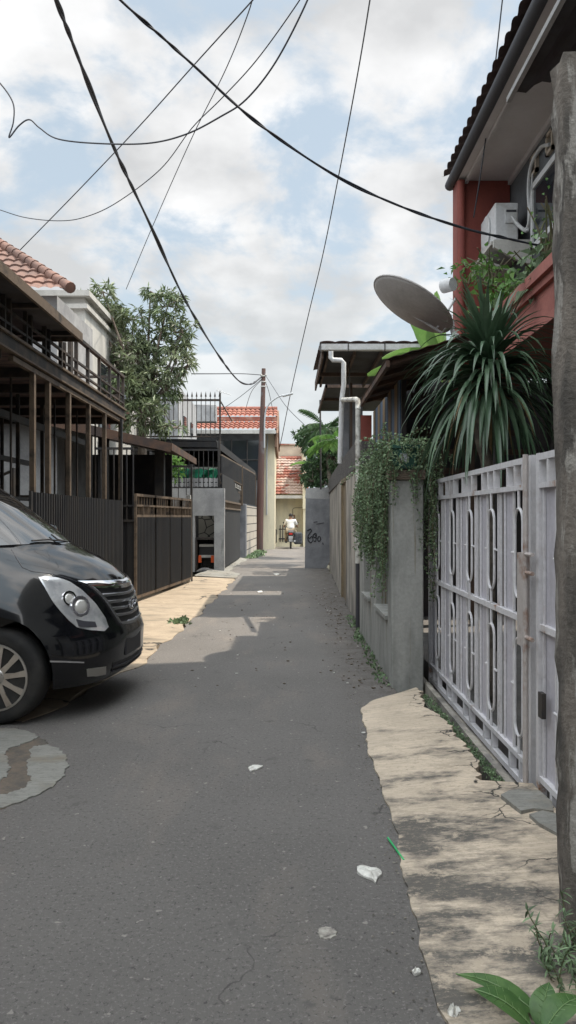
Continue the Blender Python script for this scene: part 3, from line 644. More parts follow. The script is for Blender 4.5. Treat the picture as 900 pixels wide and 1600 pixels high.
t = thing('hand_cart', 'small dark cart with white bar and orange lamps stored inside the wall niche', 'cart', (-2.28,21.4,0))
m = MB(); m.box(-2.47,-2.05,YB+.3,YB+.8,.33,.78); bevel(m.build('body', M['car_plastic'], t), .02)
for z in (.68,.38):
    m = MB(); m.box(-2.46,-2.06,YB+.27,YB+.295,z,z+.07); m.build('bumper_bar', M['white_plaster'], t)
for x in (-2.48,-2.13):
    m = MB(); m.box(x,x+.08,YB+.24,YB+.295,.24,.44); m.build('tail_lamp', M['orange_cloth'], t)
for x in (-2.42,-2.12):
    m = MB(); m.lathe([(.10,-.03),(.12,-.015),(.12,.015),(.10,.03)], (x,YB+.5,.13), 'x', 14); m.build('wheel', M['tyre'], t)
m = MB(); m.box(-2.4,-2.12,YB+.5,YB+.54,.12,.35); m.build('axle', M['black_steel'], t)
random.seed(5); rows = []
for i in range(10):
    rows.append([Vector((-2.5+.5*i/9, 20.75+.3*k/5, .02+(.10*sin(pi*i/9)*sin(pi*k/5)+.02*random.random() if 0<k<5 and 0<i<9 else 0))) for k in range(6)])
m = MB(); m.grid(rows); solid(m.build('rag_heap', M['rag'], smooth=True, label='dark crumpled rag heap on the ground in front of the niche', cat='rag'), .01)
# potted plant & green tarp on top behind
t = thing('potted_shrub', 'bright green leafy plant in front of the green tarp behind bars', 'plant', (*W(270,735,18.2),))
c = W(268,728,18.4); m = MB(); random.seed(4)
for i in range(260): m.leaf(c+Vector((random.gauss(0,.14),random.gauss(0,.1),random.gauss(0,.16))), rvec()+Vector((0,0,.3)), rvec(), .17, .07, .3)
m.build('foliage', M['leaf_bright'], t)
m = MB(); m.tube([(c.x,c.y,.05),(c.x,c.y,c.z)], [.03,.015], 6); m.build('stem', M['stem'], t)
m = MB(); rows = []
for i in range(13):
    rows.append([W(276+i*5.6, 733+k*4+1.5*sin(i*1.7+k), 22.3+.12*sin(i*1.3+k)) for k in range(5)])
m.grid(rows); solid(m.build('green_tarp', M['green_tarp'], smooth=True, label='green tarpaulin strip hung behind the cage bars above the grey wall', cat='tarpaulin'), .01)
# ------------------------------------------------------------------ cage house
t = thing('caged_house', 'dark house front with barred balcony cage and dark sloping awning beside the lane', 'house', (-3,24,0))
YC = 22.0
m = MB(); m.box(-4.6,-1.93,YC,YC+.05,2.30,2.36); m.box(-4.6,-1.93,YC,YC+.05,3.40,3.46)
for k in range(19): m.box(-4.5+k*.138,-4.48+k*.138,YC+.01,YC+.04,2.36,3.40)
m.box(-2.0,-1.94,YC-.01,YC+.06,2.3,3.7); m.build('cage_bars', M['black_steel'], t)
m = MB()
for k in range(14):
    for j in range(2): m.lathe([(.05,-.01),(.07,-.01),(.07,.01),(.05,.01)], (-3.5+k*.115,YC+.02,2.43+j*.13), 'y', 8)
m.build('lattice', M['grey_plaster'], t)
m = MB(); m.box(-4.6,-2.0,YC+.5,YC+.56,2.75,2.82); m.box(-4.6,-2.0,YC+.5,YC+.56,2.9,2.97); m.build('inner_rail', M['white_plaster'], t)
# sloping awning
A0 = W(338,690,22); A1 = W(399,738,32); B0 = Vector((-5,22,A0.z+.08)); B1 = Vector((-4,32,A1.z+.25))
m = MB(); m.add([A0,A1,B1,B0,A0+Vector((0,0,.05)),A1+Vector((0,0,.05)),B1+Vector((0,0,.05)),B0+Vector((0,0,.05))], [(3,2,1,0),(4,5,6,7),(0,1,5,4),(1,2,6,5),(2,3,7,6),(3,0,4,7)])
m.bar(A0-Vector((0,0,.09)), A1-Vector((0,0,.09)), .04, .16); m.bar(A0-Vector((0,0,.09)), Vector((-5,22,A0.z-.05)), .04, .16); m.build('awning', M['black_sheet'], t)
# side screens (lane side)
def px_panel(pa, ya, pb, yb, ta, tb, ba, bb, mt, name, parent, corr=None):
    a = W(pa,ta,ya); b = W(pb,tb,yb); a2 = W(pa,ba,ya); b2 = W(pb,bb,yb); m = MB()
    if corr: corrugated(m, a[:2], b[:2], a2.z, a.z, corr, .03, b2.z, b.z); o = m.build(name, mt, parent); solid(o, .004)
    else:
        d = (b-a); d.z = 0; d.normalize(); n = Vector((d.y,-d.x,0))*.03; m.prism([a2,b2,b,a], n); o = m.build(name, mt, parent)
    return o
px_panel(345.5,22,377,27.0,712,730,741,757,M['black_sheet'],'screen',t,.12)
px_panel(378,27.2,398,32,731,741,786,790,M['black_sheet'],'screen',t,.12)
m = MB(); m.bar(W(345,711,22), W(398.5,741,32), .06, .05); m.bar(W(345,741,22), W(377,757,27), .05, .05); m.bar(W(345,754,22), W(374,770,27), .05, .05)
m.bar(W(377.5,728,27.1), W(377.5,790,27.1), .09); m.bar(W(399,740,32), W(399,790,32), .07); m.build('trim', M['tan_steel'], t)
m = MB(); random.seed(9)
for k in range(9):
    f = .25+k*.085; p = W(345,747,22).lerp(W(377,763,27), f); m.lathe([(.03,-.01),(.06,-.01),(.06,.01),(.03,.01)], p, 'x', 8)
m.tube([W(345,750,27-5+.0).lerp(W(377,766,27),.2), W(345,750,22).lerp(W(377,766,27),.98)], .012, 5); m.build('scroll_ornament', M['white_plaster'], t)
m = MB(); m.box(-4.6,-1.95,22.3,34,0,2.2); m.box(-4.6,-2.1,24.6,34,2.2,3.3)
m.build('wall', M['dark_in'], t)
# black gate
t = thing('black_gate', 'plain black sheet gate between the concrete niche wall and the block wall', 'gate', (-1.75,24,0))
m = MB(); m.prism([(-1.80,21.3,.08),(-1.68,26.9,.08),(-1.68,26.9,1.72),(-1.80,21.3,1.72)], (-.04,0,0)); m.build('leaf', M['black_sheet'], t)
m = MB(); m.bar((-1.79,21.3,1.95),(-1.67,26.9,1.95),.05); m.bar((-1.79,21.3,1.75),(-1.67,26.9,1.75),.05)
for k in range(14): p = Vector((-1.79,21.3,1.76)).lerp(Vector((-1.67,26.9,1.76)), (k+.5)/14); m.bar(p, p+Vector((0,0,.17)), .05, .03)
m.bar((-1.80,21.3,1.97),(-1.68,26.9,1.97),.03,.03)
m.build('grille', M['tan_steel'], t)
m = MB(); m.prism([(-1.82,21.3,1.98),(-1.70,26.9,1.98),(-1.70,26.9,2.7),(-1.82,21.3,2.7)], (-.03,0,0)); m.build('upper_panel', M['black_sheet'], t)
m = MB(); m.box(-1.85,-1.50,27.5,27.9,0,1.97); bevel(m.build('gate_pillar', M['blue_plaster'], label='square grey blue pillar at the near end of the block wall', cat='pillar'), .02)
m = MB(); m.prism([(-1.49,27.92,0),(-1.34,32.9,0),(-1.34,32.9,1.93),(-1.49,27.92,1.93)], (-.2,0,0)); m.build('block_wall', M['block'], label='beige block wall with dark joints just before the utility pole', cat='wall')
# terrace spikes
t = thing('spiked_railing', 'rooftop railing with spear points above the dark awning', 'railing', (-3,22.6,3.8))
YS = 22.6; m = MB(); z0 = 3.85; z1 = W(0,625,YS).z; zt = W(0,611,YS).z; xa = (232-450)/1200*YS; xb = (344.5-450)/1200*YS
m.box(xa-.8,xb,YS,YS+.04,z1-.03,z1+.03); m.box(xa-.8,xb,YS,YS+.04,z0,z0+.04); m.box(xb-.04,xb+.01,YS-.01,YS+.05,z0-.2,zt-.05)
n = 19
for k in range(n):
    x = xb-.03-k*.135; m.box(x-.01,x+.01,YS+.01,YS+.03,z0,z1+.1); m.add([(x-.03,YS+.02,z1+.1),(x,YS+.005,z1+.1),(x+.03,YS+.02,z1+.1),(x,YS+.035,z1+.1),(x,YS+.02,zt)], [(0,1,4),(1,2,4),(2,3,4),(3,0,4),(3,2,1,0)])
m.bar((xb-.02,YS,z1),(xb-.02,YS+5,z1),.03)
m.build('bars', M['rust_steel'], t)
t = thing('grey_block_house', 'plain pale grey upper storey box behind the spiked railing', 'house', (-4.5,28,0))
m = MB(); m.box(-7,-3.72,26,31.3,0,5.95); m.build('wall', mat('pale_grey_wall', (.40,.41,.42), (.28,.28,.29), rough=.9, scale=1.5, stretch=(2,2,.5)), t)
for y in (27.3,29.2):
    m = MB(); m.box(-3.72,-3.68,y,y+.6,4.6,5.1); m.build('window', M['glass_dark'], t)
m = MB(); m.box(-4.1,-3.1,33.0,33.6,5.6,6.35); bevel(m.build('water_tank', M['grey_plaster'], label='small grey water tank box in front of the red roof', cat='tank'), .03)
# ------------------------------------------------------------------ red roofed house
t = thing('red_roof_house', 'two-storey house with bright red tiled roof and dark windows behind the pole', 'house', (-2.5,36,0))
m = MB(); m.box(-6,-1.15,35.2,44,0,5.45); m.build('wall', M['dark_grey_wall'], t)
m = MB(); m.box(-1.15,-.62,35.6,44,0,5.4); m.build('side_wall', M['cream'], t, label='pale yellow side wall strip')
for k in range(4):
    m = MB(); m.box(-4.0+k*.72,-3.34+k*.72,35.14,35.2,3.2,5.0); wn = m.build('window', M['glass_dark'], t)
    m = MB(); x = -4.0+k*.72; m.box(x-.04,x,35.1,35.19,3.15,5.05); m.box(x,x+.66,35.1,35.137,4.1,4.15); m.build('frame', M['black_steel'], wn)
ex = -.52
m = MB(); tile_roof(m, (-6,34.7,5.42), (1,0,0), (0,1,.42), 5.5, 1.35, .22, .33, .06, .05, 6); rf = m.build('roof', M['tile_red'], t, smooth=True)
m = MB(); tile_roof(m, (-6,36.1,6.18), (1,0,0), (0,1,.42), 5.5, 1.3, .22, .33, .06, .05, 6); m.build('upper_roof', M['tile_red'], t, smooth=True)
m = MB(); m.box(-6,ex,35.95,36.1,6.0,6.2); m.tube([(-6,37.5,6.78),(ex,37.5,6.78)], .12, 8); m.build('ridge', M['tile_red'], t)
m = MB(); m.box(-6,ex-.02,34.55,34.72,5.26,5.42); m.build('gutter', M['white_plaster'], t)
m = MB(); m.prism([(ex,34.6,5.3),(ex,37.5,6.7),(ex,41,5.2),(ex,41,5.0),(ex,37.5,6.45),(ex,34.6,5.1)], (.08,0,0)); m.prism([(-.6,35,5.2),(-.6,37.5,6.5),(-.6,41,5.0),(-.6,41,4.6),(-.6,35,4.7)], (.1,0,0)); m.build('gable_board', M['brown_box'], t)
m = MB(); m.tube([(-.95,35.55,5.3),(-.95,35.55,4.9),(-.98,35.5,4.4),(-.98,35.5,1.6)], .035, 6); m.build('downpipe', M['lamp_grey'], t)
m = MB()
t2 = thing('tv_antenna', 'thin television antenna standing over the red roof edge', 'antenna', (*W(344,640,26),))
m.tube([W(344,640,26),W(344,610,26)],.015,5); m.tube([W(338,610,26),W(361,617,26)],.012,5)
for k in range(5): p = W(339+k*2,610+k*.8,26); m.tube([p+Vector((0,-.1,-.05)),p+Vector((0,.1,.12))],.008,4)
m.build('aerial', M['lamp_grey'], t2)
# ------------------------------------------------------------------ end house
t = thing('end_house', 'cream house with patchy red tiled roof closing the end of the lane', 'house', (0,40,0))
m = MB(); m.box(-.95,.80,39.6,46,0,2.9); m.build('wall', M['cream'], t)
m = MB(); m.box(-.9,.80,42.1,46,2.9,5.45); m.build('upper_wall', M['beige'], t)
m = MB(); m.box(-1.0,.86,42.0,46.2,5.45,5.52); m.build('coping', M['tile_end'], t)
m = MB(); tile_roof(m, (-1.0,38.7,2.62), (1,0,0), (0,1,.66), 1.74, 4.0, .19, .27, .035, .05, 6); m.build('roof', M['tile_end'], t, smooth=True)
m = MB(); m.box(-1.0,.74,38.66,38.74,2.44,2.6); m.build('fascia', M['white_plaster'], t)
m = MB(); m.box(.74,.90,38.5,42.2,1.9,5.3); m.box(.76,.88,38.6,39.6,0,1.9); m.build('side_pier', M['cream'], t, label='yellow cream vertical pier')
m = MB(); m.box(-.80,-.66,39.55,39.62,1.0,2.2); m.build('stone_strip', M['crazy_stone'], t)
m = MB(); m.box(-.68,.62,38.75,38.88,0,.62); m.build('low_wall', M['cream'], t)
m = MB()
for k in range(6): m.box(-.42+k*.13,-.37+k*.13,38.7,38.74,.25,1.1)
m.box(-.46,.33,38.71,38.73,.38,.44); m.box(-.46,.33,38.71,38.73,.86,.92); m.build('picket_fence', M['black_steel'], label='short black picket fence beside the motorcycle at the lane end', cat='fence')
m = MB(); m.prism([(-.84,38.4,.1),(-.66,38.4,.1),(-.56,38.4,.25),(-.56,38.4,.85),(-.68,38.4,1.0),(-.84,38.4,1.0)], (0,.05,0)); m.build('gate_board', M['black_steel'], label='small black eight-sided board against the yellow wall', cat='board')
t = thing('meter_box', 'brown electricity meter box on the cream wall above the rider', 'meter box', (.24,39.5,1.3))
m = MB(); m.box(.14,.36,39.48,39.6,1.18,1.62); m.build('case', M['brown_box'], t)
m = MB(); m.lathe([(.05,0),(.05,-.03)], (.25,39.47,1.5), 'y', 12); m.build('dial', M['white_plaster'], t)
m = MB(); m.tube(catmull([(.25,39.55,1.62),(.28,39.55,1.95),(.8,39.5,2.0)],4), .012, 5); m.build('conduit', M['cable'], t)
m = MB(); a = W(477,720,38.3); rows = []
for i in range(6): rows.append([Vector((a.x+.03+.06*k+.01*sin(i+k), 38.3+.02*sin(i*2+k), 4.3-i*.3)) for k in range(3)])
m.grid(rows); solid(m.build('orange_banner', M['orange_cloth'], smooth=True, label='narrow orange banner hanging at the right edge of the end house', cat='banner'), .01)
m = MB(); m.tube([W(477,738,37),W(462,739,37),W(452,741,37)], [.02,.02,.03], 6); m.bar(W(477,745,37),W(470,738,37),.03); m.build('wall_bracket', M['black_steel'], label='thin black lamp bracket reaching left from the end house pier', cat='bracket')
# ================================================================== utility pole and cables
t = thing('utility_pole', 'tall rust red utility pole with a curved street lamp arm', 'utility pole', (-1.22,33,0))
px0, px1 = W(404.5,862,33), W(412,576,33); px0.z = 0
m = MB(); m.tube([px0, px0.lerp(px1,.33), px0.lerp(px1,.66), px1], [.175,.15,.115,.085], 14); m.build('pole', M['pole_paint'], t, smooth=True)
m = MB(); b0 = W(416,645,32.9); m.tube(catmull([W(413,700,32.9),W(414,650,32.9),W(420,632,32.9),W(433,621,32.9),W(444,617,32.9)],5), .035, 8); ar = m.build('lamp_arm', M['lamp_grey'], t, smooth=True)
m = MB(); a = W(441,619,32.9); b = W(458,614.5,32.9); d = (b-a); m.bar(a, b, .14, .10); bevel(m.build('lamp_head', M['lamp_grey'], ar), .04)
m = MB()
for z in (7.55,7.3,7.1): m.tube([(px1.x-.12,32.9,z),(px1.x+.12,32.9,z)], .03, 6)
for dx in (-.1,.1): m.lathe([(.03,0),(.05,.04),(.03,.08)], (px1.x+dx,32.9,7.55), 'z', 8)
m.build('insulator', M['white_plaster'], t)
def cable(P, r, label, dens=8, twist=0, r2=None, grp=None):
    pts = catmull([W(*p) for p in P], dens); m = MB(); N = len(pts)
    rs = [r+((r2 if r2 else r)-r)*i/(N-1) for i in range(N)]
    if twist:
        for s in (0, pi):
            pp = []; dens2 = []
            pt2 = catmull(pts, 3); N2 = len(pt2)
            for i, p in enumerate(pt2): a = i*twist*.42+1.2*sin(i*.13)+s; pp.append(p+Vector((cos(a),0,sin(a)))*rs[min(N-1,i*N//N2)]*(.55+.35*sin(i*.21)))
            m.tube(pp, [rs[min(N-1,i*N//N2)] for i in range(N2)], 6)
    else: m.tube(pts, rs, 6)
    return m.build('overhead_cable', M['cable'], smooth='all', label=label, cat='cable', group='overhead cables')
cable([(60,-70,7.2),(88,0,8),(130,110,9.5),(180,235,12),(235,352,15),(290,470,19),(340,553,25),(372,594,30),(392,600,32),(410,588,33)], .016, 'thick twisted dark cable swooping from upper left down to the utility pole', 10, .55, .028)
cable([(130,-60,6.0),(188,0,6.3),(250,55,6.6),(300,100,6.9),(400,190,7.3),(520,272,7.8),(620,320,8.1),(720,355,8.4),(790,372,8.6),(862,388,8.8)], .0105, 'twisted double cable crossing the sky from top left to the air conditioner', 8, .5)
cable([(500,-55,9),(476,10,9),(430,98,9.3),(385,155,9.6),(345,182,10),(290,210,10.3),(230,224,10.6),(150,224,11),(90,217,11.2),(62,200,11.2),(46,187,11.2),(30,196,11.2),(14,215,11.2),(21,190,11.2),(20,160,11.2),(0,130,11.2),(-20,115,11.2)], .011, 'black cable curving across the upper left sky with a kinked loose end')
cable([(500,-55,9.5),(465,5,10),(400,95,11),(345,155,12),(300,200,13),(250,265,14),(180,318,15),(130,340,15.5),(90,345,16),(40,340,16),(0,328,16),(-40,315,16)], .009, 'thin cable dipping low towards the left edge above the tiled roof')
cable([(420,-30,9),(395,0,10),(300,105,12),(215,200,13.5),(120,300,15),(30,392,16)], .010, 'thin straight cable from top centre down to the old tiled roof')
cable([(400,-30,10),(388,20,11),(352,110,13),(300,215,15),(240,350,18),(197,452,20)], .009, 'thin cable dropping from top centre into the mango tree')
cable([(583,-40,10),(578,0,11),(558,120,14),(530,270,18),(504,400,23),(480,500,28),(455,610,34),(440,685,39),(433,712,42)], .010, 'straight thin cable from top centre down to the end house', 6, 0, .02)
cable([(790,-40,8.5),(785,0,8.6),(768,150,8.8),(750,278,9.0),(740,340,9.2)], .008, 'thin cable running steeply past the roof eave of the red building')
cable([(300,584,21),(340,584,26),(380,584,31),(410,586,33)], .018, 'nearly level cable from the mango tree to the pole top')
cable([(345,641,34),(375,620,33.5),(400,600,33),(411,590,33)], .012, 'slack thin cable from the red roof up to the pole')
cable([(383,642,36),(393,612,34.5),(410,592,33)], .012, 'short thin cable dropping behind the pole onto the red tiles')
cable([(412,582,33),(425,602,30),(448,636,28),(480,668,27),(500,690,26)], .012, 'thin cable from the pole top down to the trees on the right')
cable([(412,590,33),(420,612,34),(428,650,35)], .012, 'short thin cable from the pole to the roof gable')
# ================================================================== RIGHT far: blue wall, trees
YBW = 22.5
t = thing('graffiti_wall', 'blue grey plastered wall end with black graffiti facing the camera', 'wall', (.87,22.5,0))
m = MB(); xa, xb = W(476.5,0,YBW).x, W(516,0,YBW).x; m.prism([(xa,YBW,0),(xb-.12,YBW,.0),(xb,YBW,.22),(xb,YBW,2.37),(xa+.03,YBW,2.34)], (0,.28,0)); m.build('wall', M['blue_plaster'], t)
m = MB(); m.prism([(xa,YBW-.003,2.05),(xb,YBW-.003,2.02),(xb,YBW-.003,2.375),(xa+.03,YBW-.003,2.345)], (0,.003,0)); m.build('worn_top', M['grey_plaster'], t)
m = MB()
def stroke(P, r=.013): m.tube(catmull([W(a,b,YBW-.012) for (a,b) in P],4), r, 5)
stroke([(481,829),(484,827),(487,829),(484,833),(481,838),(484,841),(487,838),(489,843),(486,848),(482,845),(481,839)])
stroke([(491,834),(489,837),(491,840),(494,838),(494,834),(491,834),(494,838),(493,846),(490,845)])
stroke([(498,838),(496,842),(498,846),(501,843),(500,839),(498,838)])
stroke([(504,848),(505,851)]); stroke([(490,816),(496,815)],.008); stroke([(494,819),(506,817)],.008); stroke([(480,829),(486,826)])
m.build('graffiti', M['ink'], t)
def tree(name, label, base, blobs, mt, seed, L_=.2, w_=.09, n_ros=220, leaves=10, droop=.2, r0=.1, bark='bark', group=None):
    t = thing(name, label, 'tree', base, group); tips = crown('foliage', mt, t, blobs, n_ros, leaves, L_, w_, droop, seed)
    m = MB(); f = Vector(blobs[0][:3])-Vector((0,0,blobs[0][5]*.6)); m.tube([Vector(base), Vector(base).lerp(f,.5)+Vector((.05,0,0)), f], [r0,r0*.8,r0*.6], 8)
    for q in blobs: m.tube([f, Vector(q[:3])], [r0*.5,r0*.2], 6)
    for c in random.sample(tips, min(60,len(tips))):
        j = min(blobs, key=lambda q: (Vector(q[:3])-c).length); m.tube([Vector(j[:3]), c], [.02,.006], 4)
    m.build('trunk', M[bark], t); return t
tree('broadleaf_tree', 'rounded green tree behind the graffiti wall at the end of the lane', (1.5,29,0), [(*W(490,690,29),.6,.6,.5),(*W(478,680,29.5),.4,.4,.35),(*W(505,720,28),.7,.6,.6),(*W(490,740,28),.5,.5,.5),(*W(520,690,28),.6,.6,.6)], M['leaf_dark'], 11, .22, .10, 330)
tree('dark_shrub', 'dense dark shrub growing just above the graffiti wall', (1.3,24.5,0), [(*W(500,735,24.5),.5,.5,.38),(*W(520,715,24),.45,.5,.5),(*W(488,752,24.2),.3,.4,.2),(*W(510,755,24.2),.4,.4,.25)], M['leaf_dark'], 12, .15, .06, 260, bark='bark')
# palm
def palm(name, label, base, top, fr, n, Lf, mt, seed, lw=.03):
    random.seed(seed); t = thing(name, label, 'palm tree', base); b = Vector(base); tp = Vector(top)
    m = MB(); m.tube([b, b.lerp(tp,.5)+Vector((.05,0,0)), tp], [.09,.07,.05], 8); m.build('trunk', M['pale_bark'], t)
    m = MB()
    for i in range(n):
        a = 2*pi*i/n+random.uniform(-.2,.2); el = random.uniform(.1,1.1); d = Vector((cos(a)*cos(el), sin(a)*cos(el), sin(el))); p = tp.copy(); pts = [p.copy()]
        for k in range(9): d = (d+Vector((0,0,-.13))).normalized(); p = p+d*Lf/9; pts.append(p.copy())
        m.tube(pts, [.012-.001*k for k in range(10)], 4)
        for k in range(2, 10):
            for q in (0,.5):
                if k == 9 and q: continue
                pp = pts[k] if not q else (pts[k]+pts[min(9,k+1)])/2
                dd = (pts[k]-pts[k-1]).normalized(); r = dd.cross(Vector((0,0,1))).normalized()
                for s in (-1,1): m.leaf(pp, r*s*.9+dd*.7+Vector((0,0,-.15)), Vector((0,0,1)), Lf*.30*sin(pi*(k+q)/10.5)+.06, lw, .35)
    m.build('fronds', mt, t)
palm('palm_tree', 'feathery palm standing above the graffiti wall near the dark sheet roof', (1.35,24,0), W(510,672,24), 0, 13, 1.05, M['leaf_dark'], 2, .045)
palm('palm_tree', 'smaller pale green palm behind the wall beside the white downpipe', (1.6,20,0), W(528,690,21), 0, 11, .9, M['leaf_bright'], 5, .04)
def banana_leaf(m, base, d, L_, w_, droop, roll=0, seg=14):
    base = Vector(base); dd = Vector(d).normalized(); p = base.copy(); rows = []
    r0 = dd.cross(Vector((0,0,1))).normalized(); r0 = Quaternion(dd, roll) @ r0
    for i in range(seg+1):
        t_ = i/seg; ww = w_/2*max(.03, (sin(pi*min(1,t_*.93+.05))**.55)); r = (r0-dd*r0.dot(dd)).normalized(); up = r.cross(dd).normalized()
        j = random.uniform(.88,1.05); rows.append([p-r*ww*j-up*ww*.10, p-r*ww*.5+up*ww*.22, p-up*ww*.03, p+r*ww*.5+up*ww*.22, p+r*ww*random.uniform(.88,1.05)-up*ww*.10])
        dd = (dd+Vector((0,0,-droop/seg))).normalized(); p = p+dd*L_/seg
    m.grid(rows)
t = thing('banana_plant', 'banana plant with broad torn leaves behind the satellite dish', 'banana plant', (2.3,11.5,0))
random.seed(3)
for (b_, d_, L_, w_, dr, ro) in ((W(692,575,11.5),(-.08,0,1),1.15,.50,.25,.1),(W(700,570,11.5),(-.75,0,.62),1.05,.26,1.2,.5),(W(690,580,11.2),(-1,.1,.35),1.1,.22,.7,1.0),(W(700,600,11.6),(-.35,.1,.9),1.55,.34,.3,.9),(W(705,590,11.8),(.5,.1,.8),1.1,.4,.8,.2),(W(690,590,11),(-.8,-.2,.7),.75,.35,1.6,.3)):
    m = MB(); banana_leaf(m, b_, d_, L_, w_, dr, ro); lf = m.build('leaf', M['leaf_banana'], t, smooth='all')
m = MB(); m.tube([(2.35,11.5,0),(2.38,11.5,2.3),W(697,590,11.5)], [.12,.09,.05], 10); m.build('stem', M['stem'], t)
m = MB()
t = thing('banana_plant', 'small banana plant with pale ribs among the trees above the graffiti wall', 'banana plant', (1.3,25.5,0))
for (a, dr) in (((-.8,0,.5),1.0),((.5,0,.9),.7),((-.2,0,1),.4),((.9,0,.3),1.0)):
    m = MB(); banana_leaf(m, W(502,730,25.5), a, 1.1, .28, dr, .3); m.build('leaf', M['leaf_bright'], t, smooth='all')
m = MB(); m.tube([(1.3,25.5,0), W(502,730,25.5)], [.1,.06], 8); m.build('stem', M['stem'], t)
m = MB(); m.tube([(.95,22.2,2.3),(.93,22.2,W(511,625,22.2).z)], .025, 6)
m.build('iron_pole', M['black_steel'], label='thin black iron pole rising from the far wall beside the palm', cat='pole')
# ------------------------------------------------------------------ long old wall
t = thing('old_wall', 'long weathered stucco wall with a rough dark upper band on the right of the lane', 'wall', (1.1,15,0))
def wallseg(m, P, z0, z1, th):
    for a, b in zip(P, P[1:]): m.prism([(a[0],a[1],z0),(b[0],b[1],z0),(b[0],b[1],z1),(a[0],a[1],z1)], (th,0,0))
m = MB(); wallseg(m, [(.985,9.95),(1.0,13.25)], -.05, 2.2, .2); wallseg(m, [(1.01,14.5),(1.13,19),(1.22,22.6)], -.05, 2.2, .2); m.build('lower_wall', M['old_plaster'], t)
m = MB(); wallseg(m, [(.965,10.9),(1.01,14.5),(1.10,19),(1.19,22.55)], 2.2, 2.58, .26); m.build('rough_band', M['rough_stucco'], t)
m = MB(); m.box(1.04,1.08,13.25,14.5,0,2.12); m.box(1.0,1.2,13.25,14.5,2.12,2.2); dr = m.build('door', M['yellow_door'], t)
m = MB(); m.box(1.0,1.04,13.26,13.33,0,2.1); m.box(1.0,1.04,14.42,14.49,0,2.1); m.build('door_frame', M['yellow_door'], dr)
m = MB(); m.box(1.005,1.42,14.6,15.0,2.585,3.78); m.build('grey_pier', M['blue_plaster'], t, label='upright blue grey wall above the old wall')
m = MB(); m.box(1.055,1.215,11.15,11.4,0.0,2.98); m.build('red_wall', M['red_paint'], label='dark red wall end behind the creeper and white pipe', cat='wall')
# pipes
t = thing('downpipe', 'white PVC pipe running down from the roof gutter with an elbow', 'pipe', (1,13.5,0))
m = MB(); q = [W(516,548,12.1),W(516,562,12.3),W(536,563,13.2),W(538,570,13.4),W(537.5,590,14.0)]
q = [W(517,549,11.9), W(517,559,11.9), W(520,562.5,11.9), W(533,563,11.9), W(537,567,11.9), W(537,600,11.9), W(534,625,11.95), W(531,724,12.05)]
m.tube(q, .038, 10); m.build('pipe', M['pvc'], t, smooth=True)
t = thing('wall_pipe', 'thick white pipe standing against the right hand wall below the red wall', 'pipe', (.93,10.4,0))
m = MB(); a = W(559.5,640,10.3); m.tube([Vector((a.x,a.y,a.z)), Vector((.935,10.3,.88))], .035, 12); m.build('pipe', M['dirty_pvc'], t, smooth=True)
m = MB(); m.tube([Vector((.935,10.3,.88)), Vector((.935,10.3,-.05))], .026, 10); m.build('foot_pipe', M['dark_pipe'], t)
m = MB(); m.tube([W(534,625,12.0), W(556,624,10.6), Vector((a.x,10.35,a.z+.13)), a+Vector((0,0,.0))], .036, 10); m.build('elbow', M['dirty_pvc'], t, smooth=True)
for z in (1.2,1.9,2.5):
    m = MB(); m.lathe([(.037,-.03),(.042,-.03),(.042,.03),(.037,.03)], (a.x+(.935-a.x)*(a.z-z)/(a.z-.88),10.3,z), 'z', 12); m.build('pipe_joint', M['dirty_pvc'], t)
# gutter tile roof
t = thing('gutter_roof', 'flat overhanging brown tiled roof with white gutter above the right wall', 'roof', (1.5,13,0))
m = MB(); tile_roof(m, (.50,12.05,4.22), (1,0,0), (0,1,.06), 3.2, 3.2, .24, .36, .018, .03, 6); m.build('tiles', M['tile_dark'], t, smooth=True)
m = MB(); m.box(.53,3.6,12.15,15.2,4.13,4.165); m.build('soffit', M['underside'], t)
m = MB()
for k in range(7): m.box(.62+k*.42,.66+k*.42,12.16,15.15,4.06,4.128)
m.box(.53,3.6,13.6,13.66,4.0,4.06); m.box(.53,.56,12.1,15.2,4.0,4.13); m.build('rafter', M['timber'], t)
m = MB(); m.box(.50,3.6,11.96,12.08,4.11,4.20); m.build('gutter', M['pvc'], t)
m = MB()
for x in (.5,.93,1.5,2.15): m.box(x,x+.015,11.95,11.962,4.08,4.22)
m.build('gutter_strap', M['black_steel'], t)
m = MB(); m.box(1.14,1.20,14.3,14.36,2.6,4.0); m.build('post', M['timber'], t)
m = MB(); m.box(1.0,1.02,12.6,12.62,2.6,4.05); m.build('hanger', M['black_steel'], t)
m = MB()
t = thing('small_sheet_roof', 'small dark flat sheet roof under the gutter roof overhanging the wall', 'roof', (1.4,18,0))
m.box(.78,3.4,16,20,4.26,4.285); m.build('sheet', M['underside'], t)
m = MB(); m.box(.78,3.4,16,16.05,4.2,4.258); m.box(.78,3.4,17.8,17.85,4.2,4.258); m.box(.78,.82,16,20,4.2,4.258); m.box(1.7,1.74,16,20,4.19,4.258)
for y in (16.2,19.6): m.box(1.3,1.36,y,y+.06,2.5,4.2)
m.build('frame', M['timber'], t)
